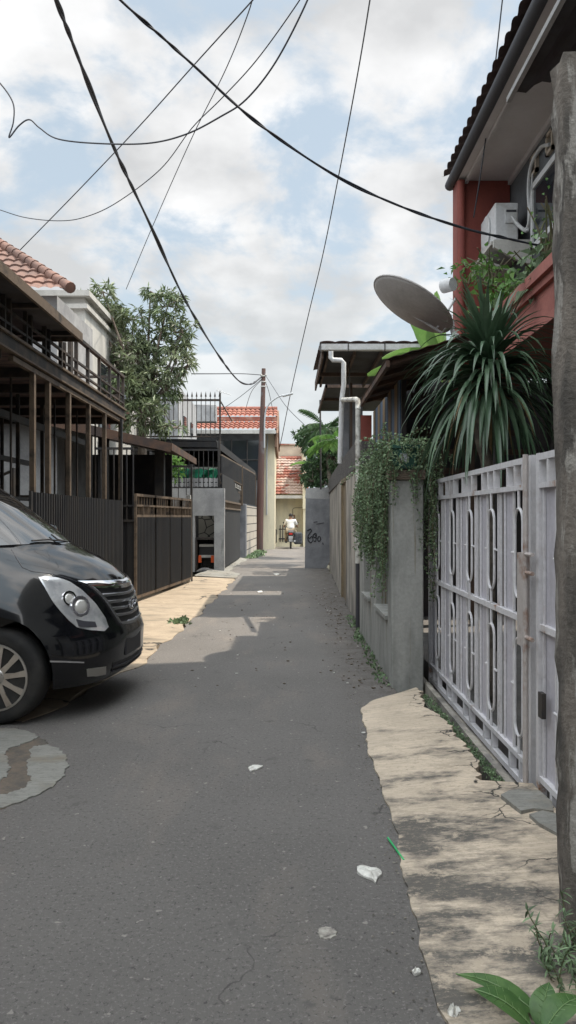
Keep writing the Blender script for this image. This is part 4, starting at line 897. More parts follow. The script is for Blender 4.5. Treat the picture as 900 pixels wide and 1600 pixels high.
# rusty carport roof + slat fence
t = thing('rusty_carport', 'rusty sheet carport roof sloping over the right hand yard behind the pillar', 'carport', (1.8,9.5,0))
m = MB(); n = 26; 
rows = []
for i in range(n+1):
    x = 1.05+2.4*i/n; z = 3.20+(x-1.05)*.30+.012*(i%2); rows.append([Vector((x,8.3,z)),Vector((x,11.3,z))])
m.grid(rows); solid(m.build('roof_sheet', M['rust_sheet'], t), .006)
m = MB()
for y in (8.4,9.1,9.8,10.5,11.2): m.bar((1.07,y,3.17),(3.4,y,3.865),.05,.05)
m.bar((1.08,8.3,3.16),(1.08,11.3,3.16),.04,.07); m.build('rafter', M['rust_sheet'], t)
for (x, y) in ((1.5,9.95),(2.3,8.5),(2.95,8.5)):
    m = MB(); m.box(x-.03,x+.03,y-.03,y+.03,0,3.14+(x-1.05)*.29); m.build('post', M['black_steel'], t)
m = MB(); z1 = lambda y: 3.28
for k in range(24):
    y = 9.98+k*.13; m.box(1.45,1.475+.02*(k%2),y,y+.10,1.0,3.29, (k*7%5)%3)
m.build('slat_fence', [mat('slat_blue', (.09,.14,.21), rough=.7), mat('slat_brown', (.24,.17,.10), rough=.7), mat('slat_dark', (.05,.055,.065), rough=.7)], label='tall vertical slat screen in blue and brown under the rusty carport roof', cat='fence')
m = MB()
for k in range(5): m.box(1.7,3.3,10.6,10.64,2.1+k*.26,2.18+k*.26, 0)
for x in (1.75,2.1,2.5,2.9): m.box(x,x+.05,10.5,10.59,0,3.3)
m.build('timber_screen', M['timber'], label='dark timber slat screen deep in the shade behind the strap-leaf plant', cat='screen')
# ------------------------------------------------------------------ low fence wall, pillar
t = thing('low_fence_wall', 'grey rendered low wall with tall slot openings under the creeper', 'wall', (1,8.4,0))
m = MB(); m.box(.93,1.11,7.02,9.95,-.05,.56); m.box(.93,1.11,7.02,9.95,1.74,1.92)
for (a, b) in ((7.02,7.12),(8.12,8.66),(9.42,9.95)): m.box(.93,1.11,a,b,.56,1.74)
m.box(.90,1.13,7.12,8.12,.55,.585); m.box(.90,1.13,8.66,9.42,.55,.585)
m.build('wall', M['pillar_plaster'], t)
t = thing('gate_pillar', 'square grey concrete gate pillar with ridged tile cap and rust streaks', 'pillar', (1.05,6.9,0))
m = MB(); m.box(.91,1.19,6.74,7.02,-.1,1.83); bevel(m.build('shaft', M['pillar_plaster'], t), .012)
m = MB()
for k in range(5): m.box(.885-.003*(k%2),1.20+.003*(k%2),6.715-.003*(k%2),7.03,1.83+k*.017,1.845+k*.017)
m.build('cap', M['brown_box'] if 0 else mat('cap_tile', (.17,.13,.10), (.10,.09,.07), rough=.9, scale=8), t)
t = thing('green_planter', 'dark green square planter with a pale sticker on top of the gate pillar', 'planter', (1.03,6.85,1.93))
m = MB(); m.prism([(.90,6.74,1.92),(1.14,6.74,1.92),(1.14,6.98,1.92),(.90,6.98,1.92)], (0,0,.20)); bevel(m.build('pot', M['green_plastic'], t), .015)
m = MB(); m.box(.885,1.155,6.725,6.995,2.105,2.135); m.build('rim', M['green_plastic'], t)
m = MB(); m.prism([(.99,6.737,1.99),(1.06,6.737,1.98),(1.065,6.737,2.055),(.985,6.737,2.06)], (0,-.002,0)); m.build('sticker', M['sticker'], t)
# creeper
random.seed(21)
t = thing('creeper', 'trailing small-leaved creeper spilling over the low wall and planter', 'creeping plant', (1,7.5,1.9))
m = MB(); st = MB(); 
def vine(p, n, mat_d):
    pts = [p.copy()]; d = Vector((random.uniform(-.35,.2), random.uniform(-.5,.4), random.uniform(.2,.8)))
    for k in range(n):
        d = (d*.75+Vector((random.gauss(0,.12), random.gauss(0,.12), mat_d))).normalized(); p = p+d*.045; pts.append(p.copy())
        for q in range(5):
            m.leaf(p+rvec()*.022, rvec()+Vector((-.3,-.4,.1)), rvec(), random.uniform(.018,.04), random.uniform(.012,.024), .2)
    st.tube(pts, .0025, 3)
for i in range(190): vine(Vector((random.uniform(.86,1.26), random.uniform(6.78,7.15) if i%2 else random.uniform(7.0,9.6), random.uniform(1.98,2.14) if i%2 else random.uniform(1.93,2.1))), random.randint(3,9), -.2)
for i in range(26): vine(Vector((random.choice((random.uniform(.84,.95),random.uniform(1.1,1.3))), 6.74+random.uniform(-.03,.02), random.uniform(1.98,2.18))), random.randint(3,12), -.5)
for i in range(190):
    y = random.triangular(7.0,9.1,8.2); f = (y-7.0)/2.8
    Lh = random.uniform(.15,.62) if y > 7.5 else random.uniform(.05,.35)
    if 7.9 < y < 8.8 and random.random() < .6: Lh = random.uniform(.5,.95)
    vine(Vector((random.uniform(.85,.93), y, random.uniform(1.85,2.12))), int(Lh/.04), -.6)
for i in range(34): vine(Vector((random.uniform(1.17,1.36), random.uniform(6.74,7.2), random.uniform(1.8,2.2))), random.randint(6,24), -.6)
for i in range(30): vine(Vector((random.uniform(.88,.92), random.uniform(6.95,7.1), 1.9)), random.randint(8,26), -.6)
m.build('foliage', M['leaf_vine'], t); st.build('stems', M['stem'], t)
# ------------------------------------------------------------------ sliding gate
XG = 1.35
def gate(y1, nb, name, label, bw=.605):
    t = thing(name, label, 'gate', (XG,y1-1,0)); y0 = y1-nb*bw
    m = MB()
    for z, h in ((1.82,.035),(1.67,.03),(.917,.035),(.115,.03),(-.02,.035)): m.box(XG-.02,XG+.02,y0,y1,z-h/2,z+h/2)
    for y in (y0, y1): m.box(XG-.022,XG+.022,y-.022,y+.022,-.06,1.84)
    m.build('frame', M['white_metal'], t)
    for b in range(nb):
        ya = y1-b*bw; yb = ya-bw; m = MB(); r = MB()
        for k, yy in enumerate((ya-.045, ya-.235, yb+.10, yb+.045)): m.box(XG-.007,XG+.006,yy-.008,yy+.008,.13,1.655)
        for k in range(1,4): yy = ya-bw*k/4; m.box(XG-.02,XG+.02,yy-.012,yy+.012,1.685,1.80)
        for k in (1,2): yy = ya-bw*k/3; m.box(XG-.02,XG+.02,yy-.015,yy+.015,0,.10)
        m.build('bars', M['white_metal'], t)
        r.box(XG+.008,XG+.012,ya-.225,ya-.055,.13,1.655); r.box(XG+.008,XG+.012,ya-.0,ya-.036,.13,1.655) 
        r.box(XG+.004,XG+.012,yb+.055,yb+.09,.13,1.655)
        r.build('sheet', M['lilac_sheet'], t)
        c = MB(); yc = ya-.37
        for (za, zb) in ((1.03,1.55),(.23,.80)):
            pts = []
            for k in range(9): a = pi*k/8; pts.append((XG-.012, yc+.075*cos(a), zb-.075+.075*sin(a)))
            for k in range(9): a = pi+pi*k/8; pts.append((XG-.012, yc+.075*cos(a), za+.075+.075*sin(a)))
            pts.append(pts[0]); c.tube(pts, .009, 6, cap=False)
            c.tube([(XG-.012,yc,zb),(XG-.012,yc,zb+.12)], .009, 6); c.tube([(XG-.012,yc,za),(XG-.012,yc,za-.11)], .009, 6)
            zm = (za+zb)/2; c.tube([(XG-.012,yc+.075,zm),(XG-.012,yc+.14,zm)], .008, 6); c.tube([(XG-.012,yc-.075,zm),(XG-.012,yc-.13,zm)], .008, 6)
        c.build('oval_bars', M['white_metal'], t, smooth=True)
    return t
t = gate(7.24, 5, 'sliding_gate', 'white steel sliding gate with oval bar motifs and rust spots along the cream ramp')
m = MB(); m.box(XG-.05,XG-.02,4.22,4.36,.78,1.30); m.build('lock_plate', M['rusty_white'], t)
m = MB(); m.tube([(XG-.06,4.17,.0),(XG-.06,4.17,1.84)], .016, 8)
for z in (.85,1.3,1.2): m.tube([(XG-.06,4.17,z),(XG-.06,4.05,z)], .012, 6)
m.build('hinge_rod', M['rusty_white'], t)
for y in (7.0,4.75):
    m = MB(); m.lathe([(.06,-.012),(.06,.012)], (XG,y,-.085), 'x', 14); m.build('wheel', M['black_steel'], t)
t = gate(4.09, 3, 'sliding_gate', 'nearer leaf of the white steel gate, mostly hidden behind the concrete post')
m = MB(); m.box(XG-.045,XG-.022,3.95,4.01,.46,.59); m.build('lock_box', M['black_steel'], t)
m = MB(); m.prism([(1.42,3.86,0),(1.50,3.86,0),(1.50,3.86,2.55),(1.44,3.86,2.55),(1.395,3.86,2.45),(1.42,3.86,1.95)], (0,.08,0)); m.build('white_post', M['white_plaster'], label='chipped white plaster post rising above the near gate leaf', cat='post')
# ------------------------------------------------------------------ strap leaf plant
random.seed(8)
t = thing('strap_leaf_tree', 'large dragon tree with long drooping strap leaves behind the white gate', 'tree', (1.56,6.1,0))
cc_ = W(764,596,6.1); m = MB(); m.tube(catmull([(1.62,6.15,0),(1.60,6.12,1.2),W(762,735,6.1),W(752,690,6.1),W(750,650,6.1),W(764,600,6.1),cc_+Vector((0,0,.1))],4), [.05]*25, 10); m.build('trunk', M['pale_bark'], t, smooth='all')
m = MB()
for i in range(380):
    h = random.random(); b_ = cc_+Vector((random.gauss(0,.02),random.gauss(0,.02),-.10+h*.32)); a = random.uniform(0,2*pi); el = -.45+1.75*h+random.uniform(-.2,.2)
    d = Vector((cos(a)*cos(el), sin(a)*cos(el), sin(el))); Lf = random.uniform(.72,1.12)*(1-.42*h)
    m.leaf(b_, d, (0,0,1), Lf, random.uniform(.030,.052), random.uniform(1.1,2.4) if h < .8 else random.uniform(.2,.9), seg=9)
m.build('leaves', M['leaf_strap'], t, smooth='all'); m = MB()
for i in range(26):
    a = random.uniform(0,2*pi); el = random.uniform(-.9,.3); d = Vector((cos(a)*cos(el), sin(a)*cos(el), sin(el))); m.leaf(cc_+Vector((0,0,random.uniform(-.12,.05))), d, (0,0,1), random.uniform(.45,.8), random.uniform(.015,.03), random.uniform(1.5,3), seg=9)
m.build('dry_leaves', M['dry_leaf'], t, smooth='all')
# satellite dish
t = thing('satellite_dish', 'large grey satellite dish tilted skyward seen from below on the carport roof', 'satellite dish', (1.75,8.6,3.3))
c = W(645,476,8.6); N = Vector((.53,.09,.84)).normalized(); U = N.orthogonal().normalized(); V = N.cross(U); R_ = .50; rows = []
for i in range(13):
    r = R_*i/12; z = .11*(r/R_)**2-.11
    rows.append([c+U*(r*cos(2*pi*k/40))+V*(r*sin(2*pi*k/40))+N*z for k in range(40)])
m = MB(); m.grid(rows, close=True); solid(m.build('reflector', M['dish_grey'], t, smooth='all'), .012)
m = MB(); m.tube([c+U*(R_*cos(2*pi*k/40))+V*(R_*sin(2*pi*k/40)) for k in range(41)], .011, 6, cap=False); m.build('rim', M['dish_grey'], t, smooth=True)
mp = W(706,500,8.6)
m = MB(); m.tube([c-N*.10, W(690,520,8.6), mp], .016, 8); m.tube([W(682,514,8.6),W(712,466,8.45)], .013, 8); m.tube(catmull([mp,W(708,520,8.6),W(716,528,8.6),W(718,560,8.7)],4), .028, 8); m.build('arm', M['pvc'], t)
m = MB(); m.lathe([(.075,-.02),(.08,0),(.075,.02)], W(696,498,8.55), 'y', 10); m.build('bracket', M['pvc'], t)
m = MB(); a = W(693,447,8.5); b = W(708,444,8.4); m.tube([a, b], [.08,.072], 16); m.build('receiver', M['pvc'], t, smooth=True)
# ------------------------------------------------------------------ red building
t = thing('red_building', 'tall dark red and grey upper storey with tiled eave and white soffit', 'building', (3.5,7,0))
m = MB(); m.box(2.2,2.89,10.0,10.25,3.12,5.88); m.build('fin_wall', M['red_paint'], t)
m = MB(); m.tube([(2.24,9.94,2.9),(2.24,9.94,5.85)], .05, 12); m.build('downpipe', M['red_paint'], t, smooth=True)
m = MB(); m.box(2.9,8,4.0,10.2,3.55,5.88); m.build('wall', M['dark_grey_wall'], t)
m = MB(); m.box(2.2,9,4.0,10.25,5.885,5.91); m.build('soffit', M['soffit'], t)
m = MB(); m.box(2.3,2.34,4,10.24,5.84,5.884); m.box(2.86,2.9,4,9.99,5.82,5.884); m.build('soffit_trim', M['soffit'], t)
m = MB(); m.tube([(2.17,3.2,5.94),(2.17,10.3,5.94)], .068, 12); m.build('gutter', M['lamp_grey'] if 0 else mat('dark_gutter', (.06,.062,.072), rough=.7), t, smooth=True)
m = MB(); tile_roof(m, (2.10,3.2,5.99), (0,1,0), (1,0,.5), 7.1, 5.5, .22, .35, .05, .04, 6); m.build('roof', M['tile_dark'], t, smooth=True)
m = MB(); m.box(2.2,2.9,4.0,9.98,3.15,3.55); m.box(2.16,2.2,4.0,9.98,3.46,3.56); m.box(2.12,2.16,4.0,9.98,3.53,3.63); m.box(2.16,2.2,4.0,9.98,3.12,3.2); m.build('balcony_ledge', M['red_ledge'], t)
for (ya, yb, za, zb) in ((7.3,9.0,4.6,5.38),):
    m = MB(); m.box(2.86,2.9,ya+.06,yb-.06,za+.06,zb-.06); wn = m.build('window', M['glass_dark'], t)
    m = MB(); m.box(2.84,2.9,ya,ya+.07,za,zb); m.box(2.84,2.9,yb-.07,yb,za,zb); m.box(2.84,2.9,ya,yb,zb-.07,zb); m.box(2.84,2.9,ya,yb,za,za+.07); m.box(2.845,2.895,8.1,8.17,za,zb); m.build('frame', M['pvc'], wn)
for y in (8.87,8.32,7.7):
    m = MB(); 
    for (a,b,c_,d_) in ((y,y+.04,5.5,5.74),(y+.18,y+.22,5.5,5.74),(y,y+.22,5.5,5.54),(y,y+.22,5.7,5.74)): m.box(2.86,2.9,a,b,c_,d_)
    m.build('vent_frame', M['beige'], t)
m = MB(); m.box(3.4,8,4.2,10.1,0,3.4); m.box(2.9,8,4.2,10,3.3,3.54); m.build('ground_floor', M['dark_in'], t)
m = MB(); m.box(3.38,3.4,6.0,7.3,.6,2.2); m.build('shop_window', M['glass_dark'], t)
m = MB(); m.box(3.3,8,3.5,8.9,5.9,12.5); m.build('added_shade_storey', M['dark_grey_wall'], t)  # tall box added above the eave, out of view, to shade lane and van
t = thing('yard_wall', 'dark back wall enclosing the yard under the rusty carport', 'wall', (3,11.4,0))
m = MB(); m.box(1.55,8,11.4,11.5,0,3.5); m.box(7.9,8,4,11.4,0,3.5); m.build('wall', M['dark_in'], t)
t = thing('air_conditioner', 'white outdoor air conditioner unit on a bracket against the grey wall', 'air conditioner', (2.62,9.5,4.8))
m = MB(); m.box(2.48,2.76,9.2,9.88,4.81,5.27); bevel(m.build('case', M['pvc'], t), .015)
m = MB(); m.lathe([(.19,0),(.20,-.02),(.18,-.025)], (2.478,9.58,5.04), 'x', 24); m.build('fan_ring', M['pvc'], t)
m = MB(); m.lathe([(.175,0),(.175,-.008)], (2.47,9.58,5.04), 'x', 24); m.build('fan_grille', M['dark_pipe'], t)
m = MB(); m.box(2.60,2.74,9.185,9.199,5.02,5.20); m.build('service_cover', M['pvc'], t)
m = MB(); m.box(2.61,2.73,9.18,9.186,5.15,5.175); m.build('slot', M['dark_pipe'], t)
m = MB(); m.tube(catmull([(2.70,9.18,5.06),(2.74,9.1,4.95),(2.82,9.05,4.88),(2.86,9.1,5.1),(2.85,9.1,5.4),(2.85,9.0,5.62),(2.86,8.7,5.68),(2.88,8.45,5.60)],5), .022, 8); m.tube(catmull([(2.68,9.19,5.1),(2.72,9.1,4.97),(2.80,9.05,4.9),(2.83,9.0,5.05),(2.85,8.95,5.5)],5), .012, 6); m.build('hose', M['pvc'], t, smooth=True)
m = MB(); m.prism([(2.44,9.1,4.79),(2.89,9.1,4.79),(2.89,9.1,4.5),(2.78,9.1,4.52),(2.44,9.1,4.70)], (0,.05,0)); m.prism([(2.42,9.16,4.79),(2.89,9.16,4.79),(2.89,9.16,4.75),(2.42,9.16,4.75)], (0,.8,0)); m.prism([(2.36,9.3,4.62),(2.75,9.3,4.50),(2.75,9.3,4.46),(2.36,9.3,4.58)], (0,.6,0)); m.build('bracket', M['white_plaster'], t)
# plants on ledge
def ledge_plant(label, c, n, sp, L_, w_, mt, seed, stems=4):
    random.seed(seed); t = thing('balcony_plant', label, 'plant', (c[0],c[1],c[2]-sp[2])); m = MB(); c = Vector(c); q = MB()
    for i in range(n): m.leaf(c+Vector((random.gauss(0,sp[0]),random.gauss(0,sp[1]),random.gauss(0,sp[2]))), rvec()+Vector((-.2,-.2,-.1)), rvec()+Vector((-.5,-.5,.8)), L_*random.uniform(.5,1.1), w_, .3, seg=1)
    for i in range(stems): q.tube(catmull([c+Vector((0,0,-sp[2]*1.6)), c+Vector((random.gauss(0,sp[0]*.6),random.gauss(0,.05),0)), c+Vector((random.gauss(0,sp[0]*1.4),random.gauss(0,.1),sp[2]*1.6))],3), [.012-.001*k for k in range(7)], 5)
    m.build('foliage', mt, t); q.build('stems', M['stem'], t)
ledge_plant('sprawling green shrub at the left end of the red balcony ledge', W(800,462,8.0), 300, (.15,.25,.10), .11, .06, M['leaf_bright'], 31)
ledge_plant('large leaved plant on the balcony ledge under the white window', W(848,432,7.0), 200, (.10,.3,.11), .17, .06, M['leaf_vine'], 32)
ledge_plant('light green sprig reaching left across the red wall below the dish receiver level', W(733,424,9.0), 80, (.13,.15,.09), .11, .035, M['leaf_bright'], 33, 3)
ledge_plant('airy thin branched plant in front of the white window', W(850,365,7.0), 70, (.09,.15,.16), .05, .028, M['leaf_bright'], 34, 7)
ledge_plant('bare pruned stems with few leaves beside the air conditioner bracket', W(768,425,8.6), 60, (.10,.15,.13), .10, .06, M['leaf_bright'], 35, 6)
# added shade house + canopy + post
t = thing('corner_canopy', 'dark corrugated canopy jutting in at the top right corner above the concrete post', 'canopy', (1.6,4,4.4))
rows = []
for i in range(41):
    x = 1.50+2.2*i/40; z = 4.35+(x-1.5)*.42; rows.append([Vector((x,1.5,z+.02*sin(x*38))),Vector((x,5.2,z+.02*sin(x*38)))])
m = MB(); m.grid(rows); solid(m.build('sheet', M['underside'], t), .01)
m = MB(); m.bar((1.5,1.5,4.335),(1.5,5.22,4.335),.03,.035); m.build('edge_trim', M['grey_plaster'], t)
m = MB(); m.box(3.5,3.56,1.6,1.66,0,5.2); m.box(3.5,3.56,5.0,5.06,0,5.2); m.build('post', M['black_steel'], t)
t = thing('added_shade_house', 'tall unseen house added right of the camera to shade the lane', 'house', (5,0,0))  # added out of view, its height set by the shade wanted on the road
m = MB(); m.box(2.5,9,-10,3.45,0,13.5); m.build('wall', M['white_plaster'], t)
m = MB(); m.box(2.46,2.5,-4,-2.6,1,2.2); m.box(2.46,2.5,0,1.2,1,2.2); m.build('window', M['glass_dark'], t)
random.seed(15)
rows = []
for i in range(36):
    z = -.1+i/35*3.2; f = i/35; xl = .975-.028*f; r = []
    for (dx, dy) in ((0,0),(.07,-.004),(.13,0),(.19,-.004),(.26,0),(.26,.06),(.26,.12),(.13,.12),(0,.12),(0,.06)):
        j = .0045; r.append(Vector((xl+dx+random.gauss(0,j), 2.64+dy+random.gauss(0,j), z)))
    rows.append(r)
m = MB(); m.grid(rows, close=True); m.add(rows[-1], [tuple(range(10))]); m.build('concrete_post', M['post_concrete'], smooth='all', label='rough weathered square concrete post close to the camera at the right edge', cat='post')
# foreground plant
random.seed(2)
t = thing('roadside_plant', 'broad leaved green weed at the foot of the concrete post, bottom right', 'plant', (.88,2.35,0))
def broad(m, base, tip, w_, up=.03, seg=9, nrm=(0,0,1)):
    base = Vector(base); tip = Vector(tip); d = tip-base; r = d.cross(Vector(nrm)).normalized(); n = r.cross(d).normalized(); rows = []
    for i in range(seg+1):
        t_ = i/seg; ww = w_/2*max(.02, sin(pi*t_**.8)**.8); p = base+d*t_+n*(up*sin(pi*t_)); rows.append([p-r*ww+n*ww*.12, p-r*ww*.5+n*ww*.14, p-n*ww*.04, p+r*ww*.5+n*ww*.14, p+r*ww+n*ww*.12])
    m.grid(rows)
LM = M['leaf_bright']
for (b_, t_, w_, u_) in ((W(848,1592,2.25),W(712,1522,2.42),.085,.03),(W(832,1606,2.15),W(740,1546,2.2),.115,.02),(W(845,1610,2.2),W(858,1535,2.3),.08,.02),(W(850,1612,2.1),W(915,1560,2.2),.09,.03),(W(845,1620,2.1),W(800,1640,1.95),.1,.02),(W(850,1600,2.3),W(835,1545,2.5),.06,.02)):
    m = MB(); broad(m, b_, t_, w_, u_); lf = m.build('leaf', mat('weed_leaf', (.05,.12,.03), (.085,.17,.045), rough=.5, scale=12, transl=.15, bump=.2, bscale=20), t, smooth='all')
    m = MB(); b2 = Vector(b_); t2 = Vector(t_); d = t2-b2; r = d.cross(Vector((0,0,1))).normalized(); n = r.cross(d).normalized()
    m.tube([b2+d*k/8+n*(u_*sin(pi*k/8)+.0015) for k in range(9)], .0015, 4)
    for k in range(1,7):
        q = b2+d*k/8+n*(u_*sin(pi*k/8)+.002)
        for s in (-1,1): ww = w_*.40*sin(pi*(k/8)**.8)**.8; m.tube([q, q+r*s*ww+d*.09+n*ww*.13], .0008, 3)
    m.build('veins', mat('vein', (.16,.26,.10), rough=.5, bump=0), lf)
m = MB(); m.tube([(.86,2.2,-.05),W(848,1592,2.25)], [.006,.004], 6); m.build('stem', M['stem'], t)
t = thing('herb_clump', 'small leaved green herb clump growing against the concrete post', 'plant', (.9,2.45,0))
m = MB(); s_ = MB()
for i in range(16):
    p = Vector((random.uniform(.82,.98), random.uniform(2.35,2.6), 0)); d = Vector((random.uniform(-.35,.1), random.uniform(-.2,.1), 1)).normalized(); pts = [p.copy()]
    hh = random.randint(4,10)
    for k in range(hh):
        p = p+d*.024; d = (d+rvec()*.25).normalized(); pts.append(p.copy())
        for q in range(4): m.leaf(p, rvec()+Vector((0,0,.3)), rvec(), random.uniform(.018,.05), random.uniform(.006,.011), .5, seg=4)
    s_.tube(pts, .002, 4)
m.build('foliage', M['leaf_vine'], t); s_.build('stems', M['stem'], t)

t = thing('added_rear_house', 'dark unseen house added behind the camera for the van to reflect', 'house', (0,-16,0))  # added dark mass out of view, keeps bright sky off the van paint
m = MB(); m.box(-9,2.4,-22,-12,0,9.5); m.build('wall', M['dark_grey_wall'], t)
m = MB(); m.box(-1,.2,-12,-11.95,0,2.1); m.build('door', M['timber'], t)
t = thing('added_side_house', 'grey unseen house added left of the camera for the van to reflect', 'house', (-6,-3,0))  # added out of view in place of open sky in the van's reflections
m = MB(); m.box(-11,-4.6,-14,3.2,0,5.2); m.build('wall', M['dark_grey_wall'], t)
m = MB(); m.box(-4.6,-4.56,-3,-1.5,1,2.2); m.build('window', M['glass_dark'], t)
# ================================================================== VAN
CO = Vector((-2.07,6.44,0)); YAW = radians(-5)
RZ = Matrix.Rotation(YAW, 4, 'Z'); CM = Matrix.Translation(CO) @ RZ; CI = CM.inverted()
def cw(p): return CM @ Vector(p)
van = thing('black_van', 'glossy black van with its nose out over the lane on the left', 'van', CO)
RG = [ # xf zf ys zs n xc
 (.56,.25,.82,.28,3.2,-.15),(.70,.235,.905,.25,3.0,-.15),(.76,.30,.94,.33,3.0,-.15),(.785,.38,.955,.42,2.9,-.15),(.79,.47,.965,.52,2.85,-.15),(.80,.55,.97,.60,2.75,-.2),(.79,.615,.97,.67,2.6,-.2),
 (.765,.655,.968,.72,2.5,-.25),(.75,.74,.96,.82,2.4,-.3),(.735,.85,.955,.93,2.3,-.4),(.715,.935,.94,1.02,2.15,-.5),(.67,1.0,.925,1.07,2.15,-.55),(.58,1.085,.90,1.125,2.15,-.6),(.45,1.165,.88,1.175,2.15,-.65),(.30,1.235,.87,1.225,2.2,-.7),(.20,1.275,.865,1.265,2.2,-.75),
 (.185,1.29,.86,1.28,2.25,-.75),(.04,1.395,.845,1.385,2.3,-.85),(-.16,1.54,.825,1.53,2.35,-1.0),(-.37,1.69,.795,1.67,2.4,-1.15),(-.58,1.815,.76,1.79,2.5,-1.3),(-.72,1.87,.72,1.845,2.6,-1.4),(-.95,1.91,.64,1.89,2.6,-1.6),(-1.3,1.93,.40,1.925,2.6,-1.8)]
def ring(xf,zf,ys,zs,n,xc,xr=-4.15):
    h = []
    for i in range(16): h.append(Vector((xr+(xc-xr)*i/15, -ys, zs)))
    for i in range(1, 29):
        a = pi/2*(1-i/28); cx_ = max(0,cos(a))**(2/n); sy = max(0,sin(a))**(2/n); x = xc+(xf-xc)*cx_
        wq = cx_**1.6; h.append(Vector((x, -ys*sy, zs+(zf-zs)*wq)))
    h[-1].y = 0
    return h+[Vector((p.x,-p.y,p.z)) for p in reversed(h[:-1])]
rings = [ring(*r) for r in RG]; m = MB(); K = len(rings[0])
m.grid([[cw(p) for p in r] for r in rings])
m.add([cw(p) for p in rings[0]], [tuple(range(K))]); m.add([cw(p) for p in rings[-1]], [tuple(range(K-1,-1,-1))])
rr = [[cw(r[-1]),cw(r[0])] for r in rings]; m.grid(rr)
body = m.build('body', M['car_paint'], van, smooth=True)
import bmesh
bm = bmesh.new(); bm.from_mesh(body.data); bmesh.ops.remove_doubles(bm, verts=bm.verts, dist=1e-5); bmesh.ops.recalc_face_normals(bm, faces=bm.faces); bm.to_mesh(body.data)
bvh = BVHTree.FromBMesh(bm); bm.free()
off = Vector(OFF[van.name])
for (x, s) in ((0,-1),(0,1),(-3.2,-1),(-3.2,1)):
    c = MB(); a = cw((x+.03, s*.60, .37)); b = cw((x+.03, s*1.2, .37)); c.cyl(a, b, .415, 40); co = c.build('cutter', M['car_plastic'], van); bb = bmesh.new(); bb.from_mesh(co.data); bmesh.ops.recalc_face_normals(bb, faces=bb.faces); bb.to_mesh(co.data); bb.free()
    md = body.modifiers.new('cut', 'BOOLEAN'); md.object = co; md.operation = 'DIFFERENCE'; md.solver = 'EXACT'
bpy.context.view_layer.update(); bake(body)
body.data.polygons.foreach_set('use_smooth', [True]*len(body.data.polygons))
body.data.set_sharp_from_angle(angle=radians(40))
for o in [o for o in van.children if o.name.startswith('cutter')]: bpy.data.objects.remove(o)
def hit_cam(px, py):
    o = Vector((0,0,H)); d = W(px,py,1)-o; d.normalize(); h = bvh.ray_cast(o-off, d)
    if h[0] is None: h = bvh.find_nearest(W(px,py,6.3)-off)
    n = h[1]
    if n.dot(d) > 0: n = -n
    return h[0]+off, n
def hit_front(y, z):
    o = cw((3,y,z)); d = (RZ @ Vector((-1,0,0,0))).to_3d(); h = bvh.ray_cast(o-off, d)
    if h[0] is None: h = bvh.find_nearest(cw((.7,y,z))-off)
    n = h[1]
    if n.dot(d) > 0: n = -n
    return h[0]+off, n
def hit_side(x, z, s=-1):
    o = cw((x,s*3,z)); d = (RZ @ Vector((0,-s,0,0))).to_3d(); h = bvh.ray_cast(o-off, d); 
    if h[0] is None: h = bvh.find_nearest(cw((x,s*.9,z))-off)
    n = h[1]
    if n.dot(d) > 0: n = -n
    return h[0]+off, n
def resample(P, n):
    P = [Vector((*p,0)) for p in P]; ds = [0]
    for a, b in zip(P, P[1:]): ds.append(ds[-1]+(b-a).length)
    out = []
    for i in range(n):
        s_ = ds[-1]*i/(n-1); k = max(j for j in range(len(ds)) if ds[j] <= s_+1e-9); k = min(k, len(P)-2); f = (s_-ds[k])/max(1e-9,ds[k+1]-ds[k]); out.append(P[k].lerp(P[k+1], f))
    return out
def patch(top, bot, hit, off1, n=20, mm=6, back=-.02, crown_=0):
    T = resample(top, n); B = resample(bot, n); F = []; Bk = []
    for j in range(mm):
        f = j/(mm-1); rf_ = []; rb = []
        for a, b in zip(T, B):
            p = a.lerp(b, f); h, nn = hit(p.x, p.y); e = off1+crown_*sin(pi*f); rf_.append(h+nn*e); rb.append(h+nn*back)
        F.append(rf_); Bk.append(rb)
    mb = MB(); mb.grid(F); mb.grid(list(reversed(Bk)))
    loop = [(0,k) for k in range(n)]+[(j,n-1) for j in range(1,mm)]+[(mm-1,k) for k in range(n-2,-1,-1)]+[(j,0) for j in range(mm-2,0,-1)]
    vs = []; 
    for (j,k) in loop: vs += [F[j][k], Bk[j][k]]
    q = len(loop); mb.add(vs, [(2*i, 2*i+1, (2*i+3)%(2*q), (2*i+2)%(2*q)) for i in range(q)])
    return mb
def mir(mb):
    o = MB(); o.f = [tuple(reversed(f)) for f in mb.f]; o.mi = list(mb.mi)
    for v in mb.v:
        p = CI @ Vector(v); p.y = -p.y; o.v.append(tuple(cw(p)))
    return o
def both(name, mb, mt, parent, smooth=True):
    a = mb.build(name, mt, parent, smooth=smooth); b = mir(mb).build(name, mt, parent, smooth=smooth); return a, b
hl_t = [(60,902),(71,900),(90,903),(107,908),(128,922),(149,943),(164,965),(169,980)]
hl_b = [(60,903.5),(68,915),(82,940),(95,956),(107,969),(121,981),(142,985),(163,986.5)]
hA, hB = both('headlight', patch(hl_t, hl_b, hit_cam, .005, 30, 10, -.02, .006), M['lamp_silver'], van)
